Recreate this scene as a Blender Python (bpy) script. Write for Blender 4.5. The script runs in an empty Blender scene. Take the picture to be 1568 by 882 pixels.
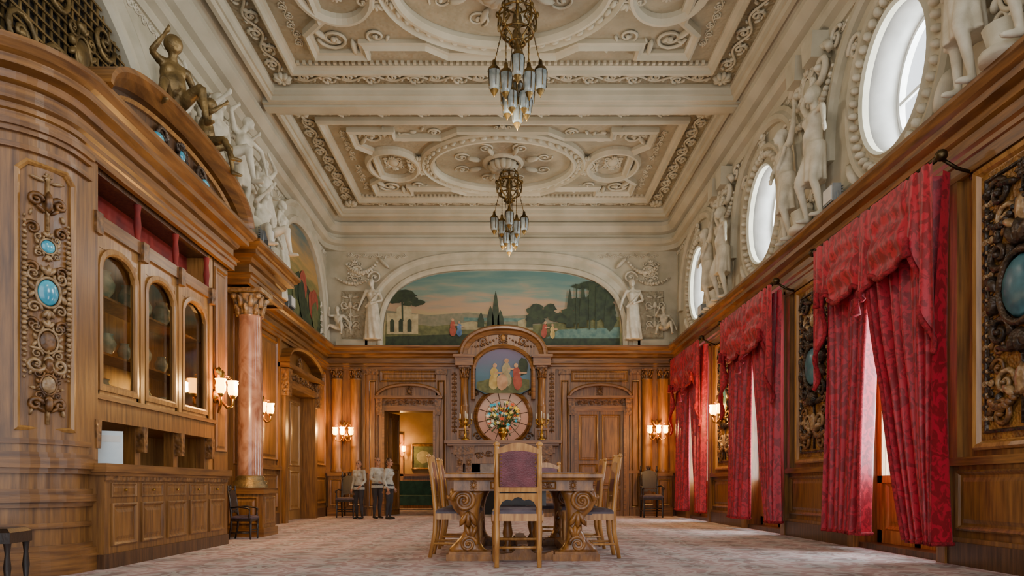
import bpy, bmesh, math, random
import numpy as np
from contextlib import contextmanager
from mathutils import Matrix, Vector, kdtree
R = random.Random(7)
pi = math.pi
sin, cos = math.sin, math.cos

# ------------------------------------------------------------ materials
def lin(h):
    h = h.lstrip('#')
    o = []
    for i in (0, 2, 4):
        c = int(h[i:i+2], 16) / 255
        o.append(c / 12.92 if c <= .04045 else ((c + .055) / 1.055) ** 2.4)
    return (*o, 1)

def mk(name, c1, c2=None, sc=(1, 1, 1), ns=4, rough=.5, metal=0, bump=0, bs=30, bk='noise',
       coat=0, em=None, es=0, alpha=1, lo=.35, hi=.65, dist=0, sheen=0, spec=.5, bd=.02):
    m = bpy.data.materials.new(name)
    m.use_nodes = True
    nt = m.node_tree
    N, L = nt.nodes, nt.links
    b = N['Principled BSDF']
    b.inputs['Roughness'].default_value = rough
    b.inputs['Metallic'].default_value = metal
    b.inputs['Coat Weight'].default_value = coat
    b.inputs['Coat Roughness'].default_value = .25
    b.inputs['Alpha'].default_value = alpha
    b.inputs['Sheen Weight'].default_value = sheen
    b.inputs['Specular IOR Level'].default_value = spec
    tc = N.new('ShaderNodeTexCoord')
    c2 = c2 or c1
    mp = N.new('ShaderNodeMapping')
    mp.inputs['Scale'].default_value = sc
    L.new(tc.outputs['Object'], mp.inputs['Vector'])
    no = N.new('ShaderNodeTexNoise')
    no.inputs['Scale'].default_value = ns
    no.inputs['Detail'].default_value = 6
    no.inputs['Distortion'].default_value = dist
    L.new(mp.outputs[0], no.inputs['Vector'])
    r = N.new('ShaderNodeValToRGB')
    r.color_ramp.elements[0].position = lo
    r.color_ramp.elements[1].position = hi
    r.color_ramp.elements[0].color = lin(c1)
    r.color_ramp.elements[1].color = lin(c2)
    L.new(no.outputs['Fac'], r.inputs[0])
    L.new(r.outputs[0], b.inputs['Base Color'])
    if bump:
        bn = N.new('ShaderNodeBump')
        bn.inputs['Strength'].default_value = bump
        bn.inputs['Distance'].default_value = bd
        if bk == 'noise':
            t = N.new('ShaderNodeTexNoise'); o = 'Fac'
            t.inputs['Detail'].default_value = 4
            L.new(mp.outputs[0], t.inputs['Vector'])
        else:
            t = N.new('ShaderNodeTexVoronoi'); o = 'Distance'
            t.feature = 'SMOOTH_F1'
            L.new(tc.outputs['Object'], t.inputs['Vector'])
        t.inputs['Scale'].default_value = bs
        L.new(t.outputs[o], bn.inputs['Height'])
        L.new(bn.outputs[0], b.inputs['Normal'])
    if em:
        b.inputs['Emission Color'].default_value = lin(em)
        b.inputs['Emission Strength'].default_value = es
    return m

WOOD = mk('wood_panel', '#5b3a1a', '#95662f', (10, 10, .8), 3, .38, bump=.1, bs=14, coat=.25, lo=.3, hi=.7)
WOODH = mk('wood_horizontal', '#593718', '#91622d', (.8, .8, 10), 3, .38, bump=.08, bs=14, coat=.25, lo=.3, hi=.7)
WOODD = mk('wood_dark', '#3b2411', '#624123', (10, 10, .8), 3, .42, bump=.1, bs=14, coat=.2)
WOODG = mk('wood_golden', '#7e5424', '#b38344', (10, 10, .8), 3, .34, bump=.1, bs=14, coat=.3, lo=.3, hi=.7)
WCARV = mk('wood_carved', '#4b2f14', '#8b5f30', (3, 3, 3), 6, .42, bump=.5, bs=28, bk='v', coat=.2)
WCARVL = mk('wood_carved_light', '#7a5d3a', '#b09066', (3, 3, 3), 6, .33, bump=.5, bs=34, bk='v', coat=.4)
OAK = mk('oak_light', '#98622a', '#c9924c', (8, 8, .8), 4, .32, bump=.1, bs=20, coat=.4)
TABW = mk('table_oak', '#6c4117', '#a66e2f', (3, 3, 1), 5, .32, bump=.25, bs=18, coat=.45)
BLACKW = mk('ebonised_wood', '#16100c', '#2c1f17', (3, 3, 1), 5, .35, bump=.1, bs=20, coat=.3)
PLA = mk('plaster', '#aea78f', '#c4bda6', (1, 1, 1), 3, .75, bump=.12, bs=14)
PLAR = mk('plaster_relief', '#948c75', '#b0a88f', (1, 1, 1), 5, .75, bump=.9, bs=22, bk='v', bd=.03)
PLAC = mk('plaster_ceiling', '#b0a992', '#bfb8a1', (1, 1, 1), 2, .75, bump=.06, bs=12)
PLACR = mk('plaster_ceiling_relief', '#7b725a', '#90876e', (1, 1, 1), 3, .75, bump=.9, bs=22, bk='v', bd=.03)  # frieze ground: plaster colour darkened, adding shade so the relief looks deeper
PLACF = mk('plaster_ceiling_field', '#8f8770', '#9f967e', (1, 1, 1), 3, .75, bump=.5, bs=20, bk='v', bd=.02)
STAT = mk('statue_plaster', '#bbb39c', '#d6cfba', (1, 1, 1), 5, .6, bump=.2, bs=30)
BRONZEP = mk('patina_bronze', '#5a4a2c', '#93794a', (1, 1, 1), 6, .42, .5, bump=.3, bs=30)
BRONZE = mk('dark_bronze', '#2a2114', '#54452c', (1, 1, 1), 8, .35, .9, bump=.2, bs=40)
CHB = mk('gilt_bronze', '#4a3b20', '#94763f', (1, 1, 1), 9, .34, .75, bump=.2, bs=40)
BRASS = mk('brass', '#8d6a28', '#c79e4a', (1, 1, 1), 8, .28, 1, bump=.1, bs=40)
GILT = mk('gilt_carving', '#6a4822', '#a37637', (1, 1, 1), 9, .42, .25, bump=.6, bs=45, bk='v')
DKCARV = mk('dark_carving', '#241f1a', '#524030', (1, 1, 1), 8, .36, .25, bump=.6, bs=40, bk='v')
MARB = mk('pink_marble', '#7c4c34', '#c49479', (1, 1, .6), 5, .14, coat=.6, dist=1.5, lo=.3, hi=.7)
MARBD = mk('grey_stone', '#6b5a4a', '#8d7a66', (1, 1, 1), 6, .3, bump=.1)
RED = mk('crimson_damask', '#86071b', '#b8152e', (1, 1, .8), 11, .46, bump=.15, bs=30, sheen=.1, lo=.46, hi=.54, dist=1.6)
REDF = mk('crimson_fringe', '#6e0812', '#ae1c2c', (1, 1, 1), 30, .8, bump=.5, bs=120)
REDIN = mk('red_lining', '#6a1410', '#9c2a1c', (1, 1, 1), 4, .7)
LEATH = mk('maroon_leather', '#5c2830', '#7c3e46', (1, 1, 1), 9, .34, bump=.2, bs=90, coat=.15)
LEATHB = mk('seat_leather', '#3d3440', '#5c4c55', (1, 1, 1), 9, .35, bump=.2, bs=90)
BLUE = mk('blue_cabochon', '#1d7d9c', '#4fb4cc', (1, 1, 1), 6, .15, coat=.8)
BLUED = mk('blue_enamel', '#2a5a6a', '#437c89', (1, 1, 1), 8, .4, coat=.2)
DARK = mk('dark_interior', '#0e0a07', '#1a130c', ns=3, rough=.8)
SHADE = mk('lit_glass_shade', '#ffd890', '#ffe6b0', ns=4, rough=.4, em='#ffa838', es=20)
LANT = mk('lantern_glass', '#8fa0a2', '#c0cac8', (1, 1, 1), 12, .1, alpha=.6, coat=.6)
WHITE = mk('white_paint', '#cfcdc6', '#e4e2dc', ns=5, rough=.5)
PAPER = mk('paper', '#b9ccd6', '#dfe8ea', ns=3, rough=.7)
SCREEN = mk('leaded_frame', '#5a4326', '#7d5f36', ns=5, rough=.4, metal=.5)
GREY = mk('grey_metal', '#7f8588', '#a4aaac', ns=5, rough=.4, metal=.3)
CANDLE = mk('candle_wax', '#c9c2ae', '#e0dac6', ns=5, rough=.5)

def carpet():
    m = mk('carpet', '#8d7f70', '#b3a597', (1, 1, 1), 3, .95, bump=.5, bs=160, spec=.1)
    nt = m.node_tree; N, L = nt.nodes, nt.links
    b = N['Principled BSDF']
    tc = N['Texture Coordinate']
    v = N.new('ShaderNodeTexVoronoi'); v.inputs['Scale'].default_value = 1.9
    v.feature = 'SMOOTH_F1'; v.inputs['Randomness'].default_value = .1
    n2 = N.new('ShaderNodeTexNoise'); n2.inputs['Scale'].default_value = 4; n2.inputs['Distortion'].default_value = 3
    L.new(tc.outputs['Object'], v.inputs['Vector']); L.new(tc.outputs['Object'], n2.inputs['Vector'])
    r2 = N.new('ShaderNodeValToRGB')
    r2.color_ramp.elements[0].position = .45; r2.color_ramp.elements[1].position = .53
    r2.color_ramp.elements[0].color = lin('#9a6e6a'); r2.color_ramp.elements[1].color = lin('#c6b5b0')
    L.new(n2.outputs['Fac'], r2.inputs[0])
    r3 = N.new('ShaderNodeValToRGB')
    r3.color_ramp.elements[0].position = .2; r3.color_ramp.elements[1].position = .42
    r3.color_ramp.elements[0].color = lin('#88938f'); r3.color_ramp.elements[1].color = lin('#c9b5b0')
    L.new(v.outputs['Distance'], r3.inputs[0])
    mx = N.new('ShaderNodeMix'); mx.data_type = 'RGBA'; mx.inputs[0].default_value = .45
    L.new(r2.outputs[0], mx.inputs[6]); L.new(r3.outputs[0], mx.inputs[7])
    L.new(mx.outputs[2], b.inputs['Base Color'])
    return m
CARPET = carpet()

def glassmat(name, col, fac):
    m = bpy.data.materials.new(name); m.use_nodes = True
    nt = m.node_tree; N, L = nt.nodes, nt.links
    N.remove(N['Principled BSDF'])
    o = N['Material Output']
    t = N.new('ShaderNodeBsdfTransparent'); t.inputs[0].default_value = lin(col)
    g = N.new('ShaderNodeBsdfGlossy'); g.inputs['Roughness'].default_value = .06
    mx = N.new('ShaderNodeMixShader'); mx.inputs[0].default_value = fac
    L.new(t.outputs[0], mx.inputs[1]); L.new(g.outputs[0], mx.inputs[2]); L.new(mx.outputs[0], o.inputs[0])
    return m
GLASS = glassmat('window_glass', '#f4f8fa', .05)
CABG = glassmat('cabinet_glass', '#f0eadc', .16)

def zgrad(name, stops, z0, z1, rough=.6, noise=.15):
    m = bpy.data.materials.new(name); m.use_nodes = True
    nt = m.node_tree; N, L = nt.nodes, nt.links
    b = N['Principled BSDF']; b.inputs['Roughness'].default_value = rough
    tc = N.new('ShaderNodeTexCoord'); sp = N.new('ShaderNodeSeparateXYZ')
    L.new(tc.outputs['Object'], sp.inputs[0])
    mr = N.new('ShaderNodeMapRange'); mr.inputs[1].default_value = z0; mr.inputs[2].default_value = z1
    L.new(sp.outputs['Z'], mr.inputs[0])
    mp = N.new('ShaderNodeMapping'); mp.inputs['Scale'].default_value = (.6, .6, 4)
    L.new(tc.outputs['Object'], mp.inputs[0])
    n = N.new('ShaderNodeTexNoise'); n.inputs['Scale'].default_value = 2; n.inputs['Detail'].default_value = 5
    L.new(mp.outputs[0], n.inputs['Vector'])
    ma = N.new('ShaderNodeMath'); ma.operation = 'MULTIPLY_ADD'; ma.inputs[1].default_value = noise*2; ma.inputs[2].default_value = -noise
    L.new(n.outputs['Fac'], ma.inputs[0])
    ad = N.new('ShaderNodeMath'); ad.operation = 'ADD'
    L.new(mr.outputs[0], ad.inputs[0]); L.new(ma.outputs[0], ad.inputs[1])
    r = N.new('ShaderNodeValToRGB')
    e = r.color_ramp.elements
    while len(e) > 1: e.remove(e[-1])
    e[0].position = stops[0][0]; e[0].color = lin(stops[0][1])
    for p, c in stops[1:]:
        x = e.new(p); x.color = lin(c)
    L.new(ad.outputs[0], r.inputs[0]); L.new(r.outputs[0], b.inputs['Base Color'])
    return m

# ------------------------------------------------------------ mesh builder
def mat4(u, v, w, t):
    m = np.eye(4); m[:3, 0] = u; m[:3, 1] = v; m[:3, 2] = w; m[:3, 3] = t
    return m
def BACK(y, x=0, z=0): return mat4((1, 0, 0), (0, 0, 1), (0, -1, 0), (x, y, z))
def RIGHT(x): return mat4((0, 1, 0), (0, 0, 1), (-1, 0, 0), (x, 0, 0))
def LEFT(x): return mat4((0, 1, 0), (0, 0, 1), (1, 0, 0), (x, 0, 0))
def CEIL(z): return mat4((1, 0, 0), (0, 1, 0), (0, 0, -1), (0, 0, z))
def TR(x=0, y=0, z=0, s=1):
    m = np.eye(4); m[:3, 3] = (x, y, z); m[0, 0] = m[1, 1] = m[2, 2] = s
    return m
def ROT(axis, a): return np.array(Matrix.Rotation(a, 4, axis))

class MB:
    def __init__(s, M=None, fn=None):
        s.V = []; s.n = 0; s.F = []; s.Mi = []; s.S = []; s.mats = []
        s.M = M if M is not None else np.eye(4); s.fn = fn
    def mi(s, m):
        if m not in s.mats: s.mats.append(m)
        return s.mats.index(m)
    def raw(s, v, f, m, sm=False):
        v = np.asarray(v, float).reshape(-1, 3)
        if s.fn is not None: v = s.fn(v)
        v = v @ s.M[:3, :3].T + s.M[:3, 3]
        o = s.n; s.V.append(v); s.n += len(v)
        k = s.mi(m)
        s.F += [[i + o for i in q] for q in f]
        s.Mi += [k] * len(f); s.S += [sm] * len(f)
    @contextmanager
    def at(s, M):
        old = s.M; s.M = old @ M
        yield s
        s.M = old
    def box(s, a0, a1, b0, b1, c0, c1, m):
        s.raw([(a0, b0, c0), (a1, b0, c0), (a1, b1, c0), (a0, b1, c0), (a0, b0, c1), (a1, b0, c1), (a1, b1, c1), (a0, b1, c1)],
              [(0, 3, 2, 1), (4, 5, 6, 7), (0, 1, 5, 4), (1, 2, 6, 5), (2, 3, 7, 6), (3, 0, 4, 7)], m)
    def loft(s, loops, m, cap=True, cap0=False, sm=False, closed=True):
        n = len(loops[0]); v = [p for l in loops for p in l]; f = []
        for i in range(len(loops) - 1):
            for j in range(n if closed else n - 1):
                k = (j + 1) % n
                f.append((i*n+j, i*n+k, (i+1)*n+k, (i+1)*n+j))
        if f: s.raw(v, f, m, sm)
        if cap: s.raw(loops[-1], [tuple(range(n))], m)
        if cap0: s.raw(loops[0], [tuple(range(n))[::-1]], m)
    def prism(s, poly, c0, c1, m, sm=False):
        s.loft([[(p[0], p[1], c0) for p in poly], [(p[0], p[1], c1) for p in poly]], m, True, True, sm)
    def prismy(s, poly, y0, y1, m):
        s.loft([[(p[0], y0, p[1]) for p in poly], [(p[0], y1, p[1]) for p in poly]], m, True, True)
    def sweep(s, path, prof, m, closed=False, sm=False):
        P = [Vector(p) for p in path]; n = len(P); nr = []
        for i in range(n):
            ds = []
            if closed or i > 0: ds.append((P[i] - P[i-1]).normalized())
            if closed or i < n-1: ds.append((P[(i+1) % n] - P[i]).normalized())
            ns = [Vector((-d.y, d.x)) for d in ds]
            a = sum(ns, Vector((0, 0)))
            if a.length < 1e-6: a = ns[0]
            a.normalize()
            a = a / max(.3, a.dot(ns[0]))
            nr.append(a)
        loops = [[(P[i].x + nr[i].x*q[0], P[i].y + nr[i].y*q[0], q[1]) for q in prof] for i in range(n)]
        if closed: loops.append(loops[0])
        k = len(prof); v = [p for l in loops for p in l]; f = []
        for i in range(len(loops)-1):
            for j in range(k-1):
                f.append((i*k+j, i*k+j+1, (i+1)*k+j+1, (i+1)*k+j))
        s.raw(v, f, m, sm)
        if not closed:
            s.raw(loops[0], [tuple(range(k))], m); s.raw(loops[-1], [tuple(range(k))], m)
    def lathe(s, prof, m, c=(0, 0, 0), ax=2, seg=16, sm=True, a0=0, a1=2*pi, fl=0, k=0):
        v = []; f = []; n = len(prof); full = abs(a1-a0-2*pi) < 1e-6
        cols = seg if full else seg+1
        for i in range(cols):
            a = a0 + (a1-a0)*i/seg
            q = 1 + (fl*cos(k*a) if fl else 0)
            for r, h in prof:
                p = [0, 0, 0]
                o = [(1, 2), (2, 0), (0, 1)][ax]
                p[o[0]] = r*q*cos(a); p[o[1]] = r*q*sin(a); p[ax] = h
                v.append((p[0]+c[0], p[1]+c[1], p[2]+c[2]))
        for i in range(seg):
            j = (i+1) % cols
            for t in range(n-1):
                f.append((i*n+t, j*n+t, j*n+t+1, i*n+t+1))
        s.raw(v, f, m, sm)
    def tube(s, pts, r, m, seg=6, sm=True):
        P = [Vector(p) for p in pts]; n = len(P)
        rr = r if isinstance(r, (list, tuple)) else [r]*n
        v = []; f = []; up = None
        for i in range(n):
            d = (P[min(i+1, n-1)] - P[max(i-1, 0)])
            if d.length < 1e-9: d = Vector((0, 0, 1))
            d.normalize()
            if up is None:
                up = Vector((0, 0, 1)) if abs(d.z) < .9 else Vector((1, 0, 0))
            x = up - d*up.dot(d)
            if x.length < 1e-6: x = d.orthogonal()
            x.normalize(); y = d.cross(x); up = x
            for j in range(seg):
                a = 2*pi*j/seg
                v.append(P[i] + (x*cos(a) + y*sin(a))*rr[i])
        for i in range(n-1):
            for j in range(seg):
                k = (j+1) % seg
                f.append((i*seg+j, i*seg+k, (i+1)*seg+k, (i+1)*seg+j))
        f.append(tuple(range(seg))[::-1]); f.append(tuple((n-1)*seg+j for j in range(seg)))
        s.raw([tuple(q) for q in v], f, m, sm)
    def ell(s, c, r, m, seg=8, rg=5, rot=None):
        if not isinstance(r, (list, tuple)): r = (r, r, r)
        v = []; f = []
        for i in range(1, rg):
            t = pi*i/rg
            for j in range(seg):
                a = 2*pi*j/seg
                v.append((sin(t)*cos(a), sin(t)*sin(a), cos(t)))
        v.append((0, 0, 1)); v.append((0, 0, -1)); T = len(v)-2; B = len(v)-1
        for i in range(rg-2):
            for j in range(seg):
                k = (j+1) % seg
                f.append((i*seg+j, (i+1)*seg+j, (i+1)*seg+k, i*seg+k))
        for j in range(seg):
            k = (j+1) % seg
            f.append((T, j, k)); f.append((B, (rg-2)*seg+k, (rg-2)*seg+j))
        a = np.array(v)*np.array(r)
        if rot is not None: a = a @ rot[:3, :3].T
        s.raw(a + np.array(c), f, m, True)

def tomesh(name, mb):
    me = bpy.data.meshes.new(name)
    v = np.concatenate(mb.V)
    me.from_pydata(v.tolist(), [], mb.F)
    for m in mb.mats: me.materials.append(m)
    me.polygons.foreach_set('material_index', mb.Mi)
    me.polygons.foreach_set('use_smooth', mb.S)
    bm = bmesh.new(); bm.from_mesh(me)
    bmesh.ops.remove_doubles(bm, verts=bm.verts, dist=1e-5)
    bmesh.ops.recalc_face_normals(bm, faces=bm.faces)
    bm.to_mesh(me); bm.free()
    me.update()
    return me

def place(name, me, loc=(0, 0, 0), rz=0, sc=1, parent=None):
    o = bpy.data.objects.new(name, me)
    o.location = loc; o.rotation_euler = (0, 0, rz)
    o.scale = (sc, sc, sc) if not isinstance(sc, tuple) else sc
    bpy.context.scene.collection.objects.link(o)
    if parent: o.parent = parent
    return o

def obj(name, mb, loc=(0, 0, 0), rz=0, sc=1, bevel=0):
    o = place(name, tomesh(name, mb), loc, rz, sc)
    if bevel:
        b = o.modifiers.new('bevel', 'BEVEL'); b.width = bevel; b.segments = 2; b.limit_method = 'ANGLE'; b.angle_limit = .7
    return o

def fuse(name, mb, voxel=.02, it=4):
    me = tomesh(name + '_src', mb)
    o = place('tmp', me)
    r = o.modifiers.new('r', 'REMESH'); r.mode = 'VOXEL'; r.voxel_size = voxel; r.use_smooth_shade = True
    sm = o.modifiers.new('s', 'SMOOTH'); sm.iterations = it; sm.factor = .5
    dg = bpy.context.evaluated_depsgraph_get()
    out = bpy.data.meshes.new_from_object(o.evaluated_get(dg))
    out.name = name
    bpy.data.objects.remove(o)
    out.materials.clear()
    for m in mb.mats: out.materials.append(m)
    if len(mb.mats) > 1:
        kd = kdtree.KDTree(len(me.polygons))
        mis = []
        for i, p in enumerate(me.polygons):
            kd.insert(p.center, i); mis.append(p.material_index)
        kd.balance()
        for p in out.polygons:
            p.material_index = mis[kd.find(p.center)[1]]
    for p in out.polygons: p.use_smooth = True
    return out

# ------------------------------------------------------------ ornament kit (u,v,w)
def rect(u0, u1, v0, v1, o, w): return [(u0+o, v0+o, w), (u1-o, v0+o, w), (u1-o, v1-o, w), (u0+o, v1-o, w)]
def elp(cu, cv, a, b, w, n=32): return [(cu+a*cos(2*pi*i/n), cv+b*sin(2*pi*i/n), w) for i in range(n)]
def panel(mb, u0, u1, v0, v1, w, m, m2=None, k=1):
    L = [(0, 0), (.0, .02*k), (.015*k, .03*k), (.03*k, .018*k), (.045*k, .002), (.065*k, .002), (.1*k, .016*k)]
    while L[-1][0]*2 > min(u1-u0, v1-v0)*.8: L = L[:-1]
    loops = [rect(u0, u1, v0, v1, o, w+h) for o, h in L]
    if m2: mb.loft(loops[:5], m, False); mb.loft(loops[4:], m2, True)
    else: mb.loft(loops, m, True)
def ring(mb, cu, cv, a, b, w, prof, m, n=40):
    mb.loft([elp(cu, cv, a+o, b+o, w+h, n) for o, h in prof], m, False, sm=False)
def spiral(mb, cu, cv, r, sg, m, turns=1.5, st=0, th=.02, w=0, fl=1, n=20, seg=4):
    pts = []; rr = []
    for i in range(n+1):
        t = i/n; a = st + turns*2*pi*t; q = r*(1-.85*t)
        pts.append((cu+sg*q*cos(a), cv+fl*q*sin(a), w+th*.7)); rr.append(th*(1.0-.35*t))
    mb.tube(pts, rr, m, seg)
    mb.ell((cu, cv, w+th), (r*.2, r*.2, th*1.2), m, 6, 4)
def leaf(mb, u, v, L, wd, ang, m, w=0, th=None):
    th = th or wd*.7
    mb.ell((u+cos(ang)*L/2, v+sin(ang)*L/2, w+th*.4), (L/2, wd/2, th), m, 6, 4, rot=ROT('Z', ang))
def rosette(mb, u, v, r, m, w=0, n=8):
    for i in range(n): leaf(mb, u, v, r, r*.55, 2*pi*i/n, m, w)
    mb.ell((u, v, w+r*.15), (r*.28, r*.28, r*.3), m, 6, 4)
def rinceau(mb, p0, p1, H, m, w=0, th=.018, step=None):
    P0 = Vector(p0); P1 = Vector(p1); L = (P1-P0).length; step = step or H*1.1
    n = max(1, round(L/step)); st = L/n; a = math.atan2(P1.y-P0.y, P1.x-P0.x)
    M = TR(P0.x, P0.y, w) @ ROT('Z', a)
    with mb.at(M):
        pts = [(i*st/6, sin(i*pi/6)*H*.22, th*.6) for i in range(n*6+1)]
        mb.tube(pts, th*.8, m, 4)
        for i in range(n):
            s = 1 if i % 2 else -1
            spiral(mb, (i+.5)*st, s*H*.12, H*.3, 1, m, 1.3, pi*.5, th, 0, s, 12)
            leaf(mb, (i+.1)*st, -s*H*.15, H*.35, H*.14, s*.9, m); leaf(mb, (i+.9)*st, s*H*.1, H*.35, H*.14, s*2.2, m)
            leaf(mb, (i+.5)*st, s*H*.35, H*.3, H*.12, 0, m)
            leaf(mb, (i+.2)*st, s*H*.3, H*.25, H*.12, -s*.7, m); leaf(mb, (i+.8)*st, -s*H*.3, H*.25, H*.12, s*.7, m)
def swag(mb, u0, v0, u1, v1, sag, r, m, w=0, n=14):
    for i in range(n+1):
        t = i/n; k = 4*t*(1-t)
        q = r*(.6+.5*k)
        mb.ell((u0+(u1-u0)*t, v0+(v1-v0)*t-sag*k, w+q*.6), (q, q, q), m, 6, 4)
        if i % 2: mb.ell((u0+(u1-u0)*t+q*.6, v0+(v1-v0)*t-sag*k-q*.6, w+q*.5), (q*.7, q*.6, q*.7), m, 6, 4)
def cart(mb, u, v, s, m, mc=None, w=0, asp=1.35):
    mb.ell((u, v, w+s*.05), (s*.5, s*.5*asp, s*.18), mc or m, 16, 6)
    mb.tube([(u+s*.56*cos(2*pi*i/20), v+s*.56*asp*sin(2*pi*i/20), w+s*.1) for i in range(21)], s*.08, m, 5)
    for sg in (-1, 1):
        spiral(mb, u+sg*s*.62, v+s*.62*asp, s*.36, sg, m, 1.4, pi*.9, s*.09, w)
        spiral(mb, u+sg*s*.6, v-s*.62*asp, s*.33, sg, m, 1.4, pi*.9, s*.09, w, -1)
        leaf(mb, u+sg*s*.6, v, s*.5, s*.25, pi/2+sg*-.5, m, w); leaf(mb, u+sg*s*.6, v, s*.5, s*.25, -pi/2+sg*.5, m, w)
    for a in (-.6, 0, .6): leaf(mb, u, v+s*.62*asp, s*.6, s*.26, pi/2+a, m, w)
    for a in (-.5, 0, .5): leaf(mb, u, v-s*.62*asp, s*.55, s*.24, -pi/2+a, m, w)
def arab(mb, u, v0, v1, hw, m, m2=None, w=0, th=.014):
    m2 = m2 or m
    mb.tube([(u, v0, w+th*.5), (u, v1, w+th*.5)], th*.6, m, 4)
    st = hw*1.35; n = max(1, int((v1-v0)/st)); st = (v1-v0)/n
    for i in range(n):
        v = v0+(i+.5)*st; s = .9 if i % 2 else .7
        mm = m if i % 3 else m2
        for sg in (-1, 1):
            f = 1 if i % 2 else -1
            spiral(mb, u+sg*hw*.5, v, hw*.4*s/.9, sg, mm, 1.4, pi, th, w, f, 14)
            leaf(mb, u+sg*hw*.1, v-st*.2, hw*.55, hw*.2, pi/2-sg*.9, m2, w); leaf(mb, u+sg*hw*.1, v+st*.35, hw*.7, hw*.18, pi/2-sg*1.35, m, w)
            leaf(mb, u+sg*hw*.75, v-st*.3, hw*.4, hw*.16, pi/2+sg*.3, m, w)
        mb.ell((u, v, w+th), (hw*.18, st*.2, th*1.4), m2, 8, 4)
        rosette(mb, u, v+st*.45, hw*.22, m, w, 6)
def dent(mb, u0, u1, v, w, sz, m, gap=2):
    n = int((u1-u0)/(sz*gap)); st = (u1-u0)/max(1, n)
    for i in range(n): mb.box(u0+i*st, u0+i*st+sz, v, v+sz*1.2, w, w+sz, m)
def capital(mb, c, r, h, m, ax=1):
    def pt(x, y, z): return (c[0]+x, c[1]+z, c[2]+y) if ax == 1 else (c[0]+x, c[1]+y, c[2]+z)
    mb.lathe([(r*.9, 0), (r*.95, h*.5), (r*1.2, h*.82)], m, pt(0, 0, 0), ax, 12)
    b = r*1.45
    if ax == 1: mb.box(c[0]-b, c[0]+b, c[1]+h*.84, c[1]+h, c[2]-b, c[2]+b, m)
    else: mb.box(c[0]-b, c[0]+b, c[1]-b, c[1]+b, c[2]+h*.84, c[2]+h, m)
    for k, (zz, rr, L) in enumerate(((.0, 1.0, .42), (.3, 1.08, .45))):
        for i in range(8):
            a = 2*pi*(i+k*.5)/8
            p = [pt(cos(a)*r*(rr+q[0]), sin(a)*r*(rr+q[0]), h*(zz+q[1])) for q in ((0, 0), (.05, L*.5), (.2, L*.9), (.38, L*.85))]
            mb.tube(p, [r*.2, r*.24, r*.18, r*.08], m, 5)
    for i in range(4):
        a = pi/4+i*pi/2
        mb.ell(pt(cos(a)*r*1.45, sin(a)*r*1.45, h*.72), r*.28, m, 8, 5)

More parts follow.
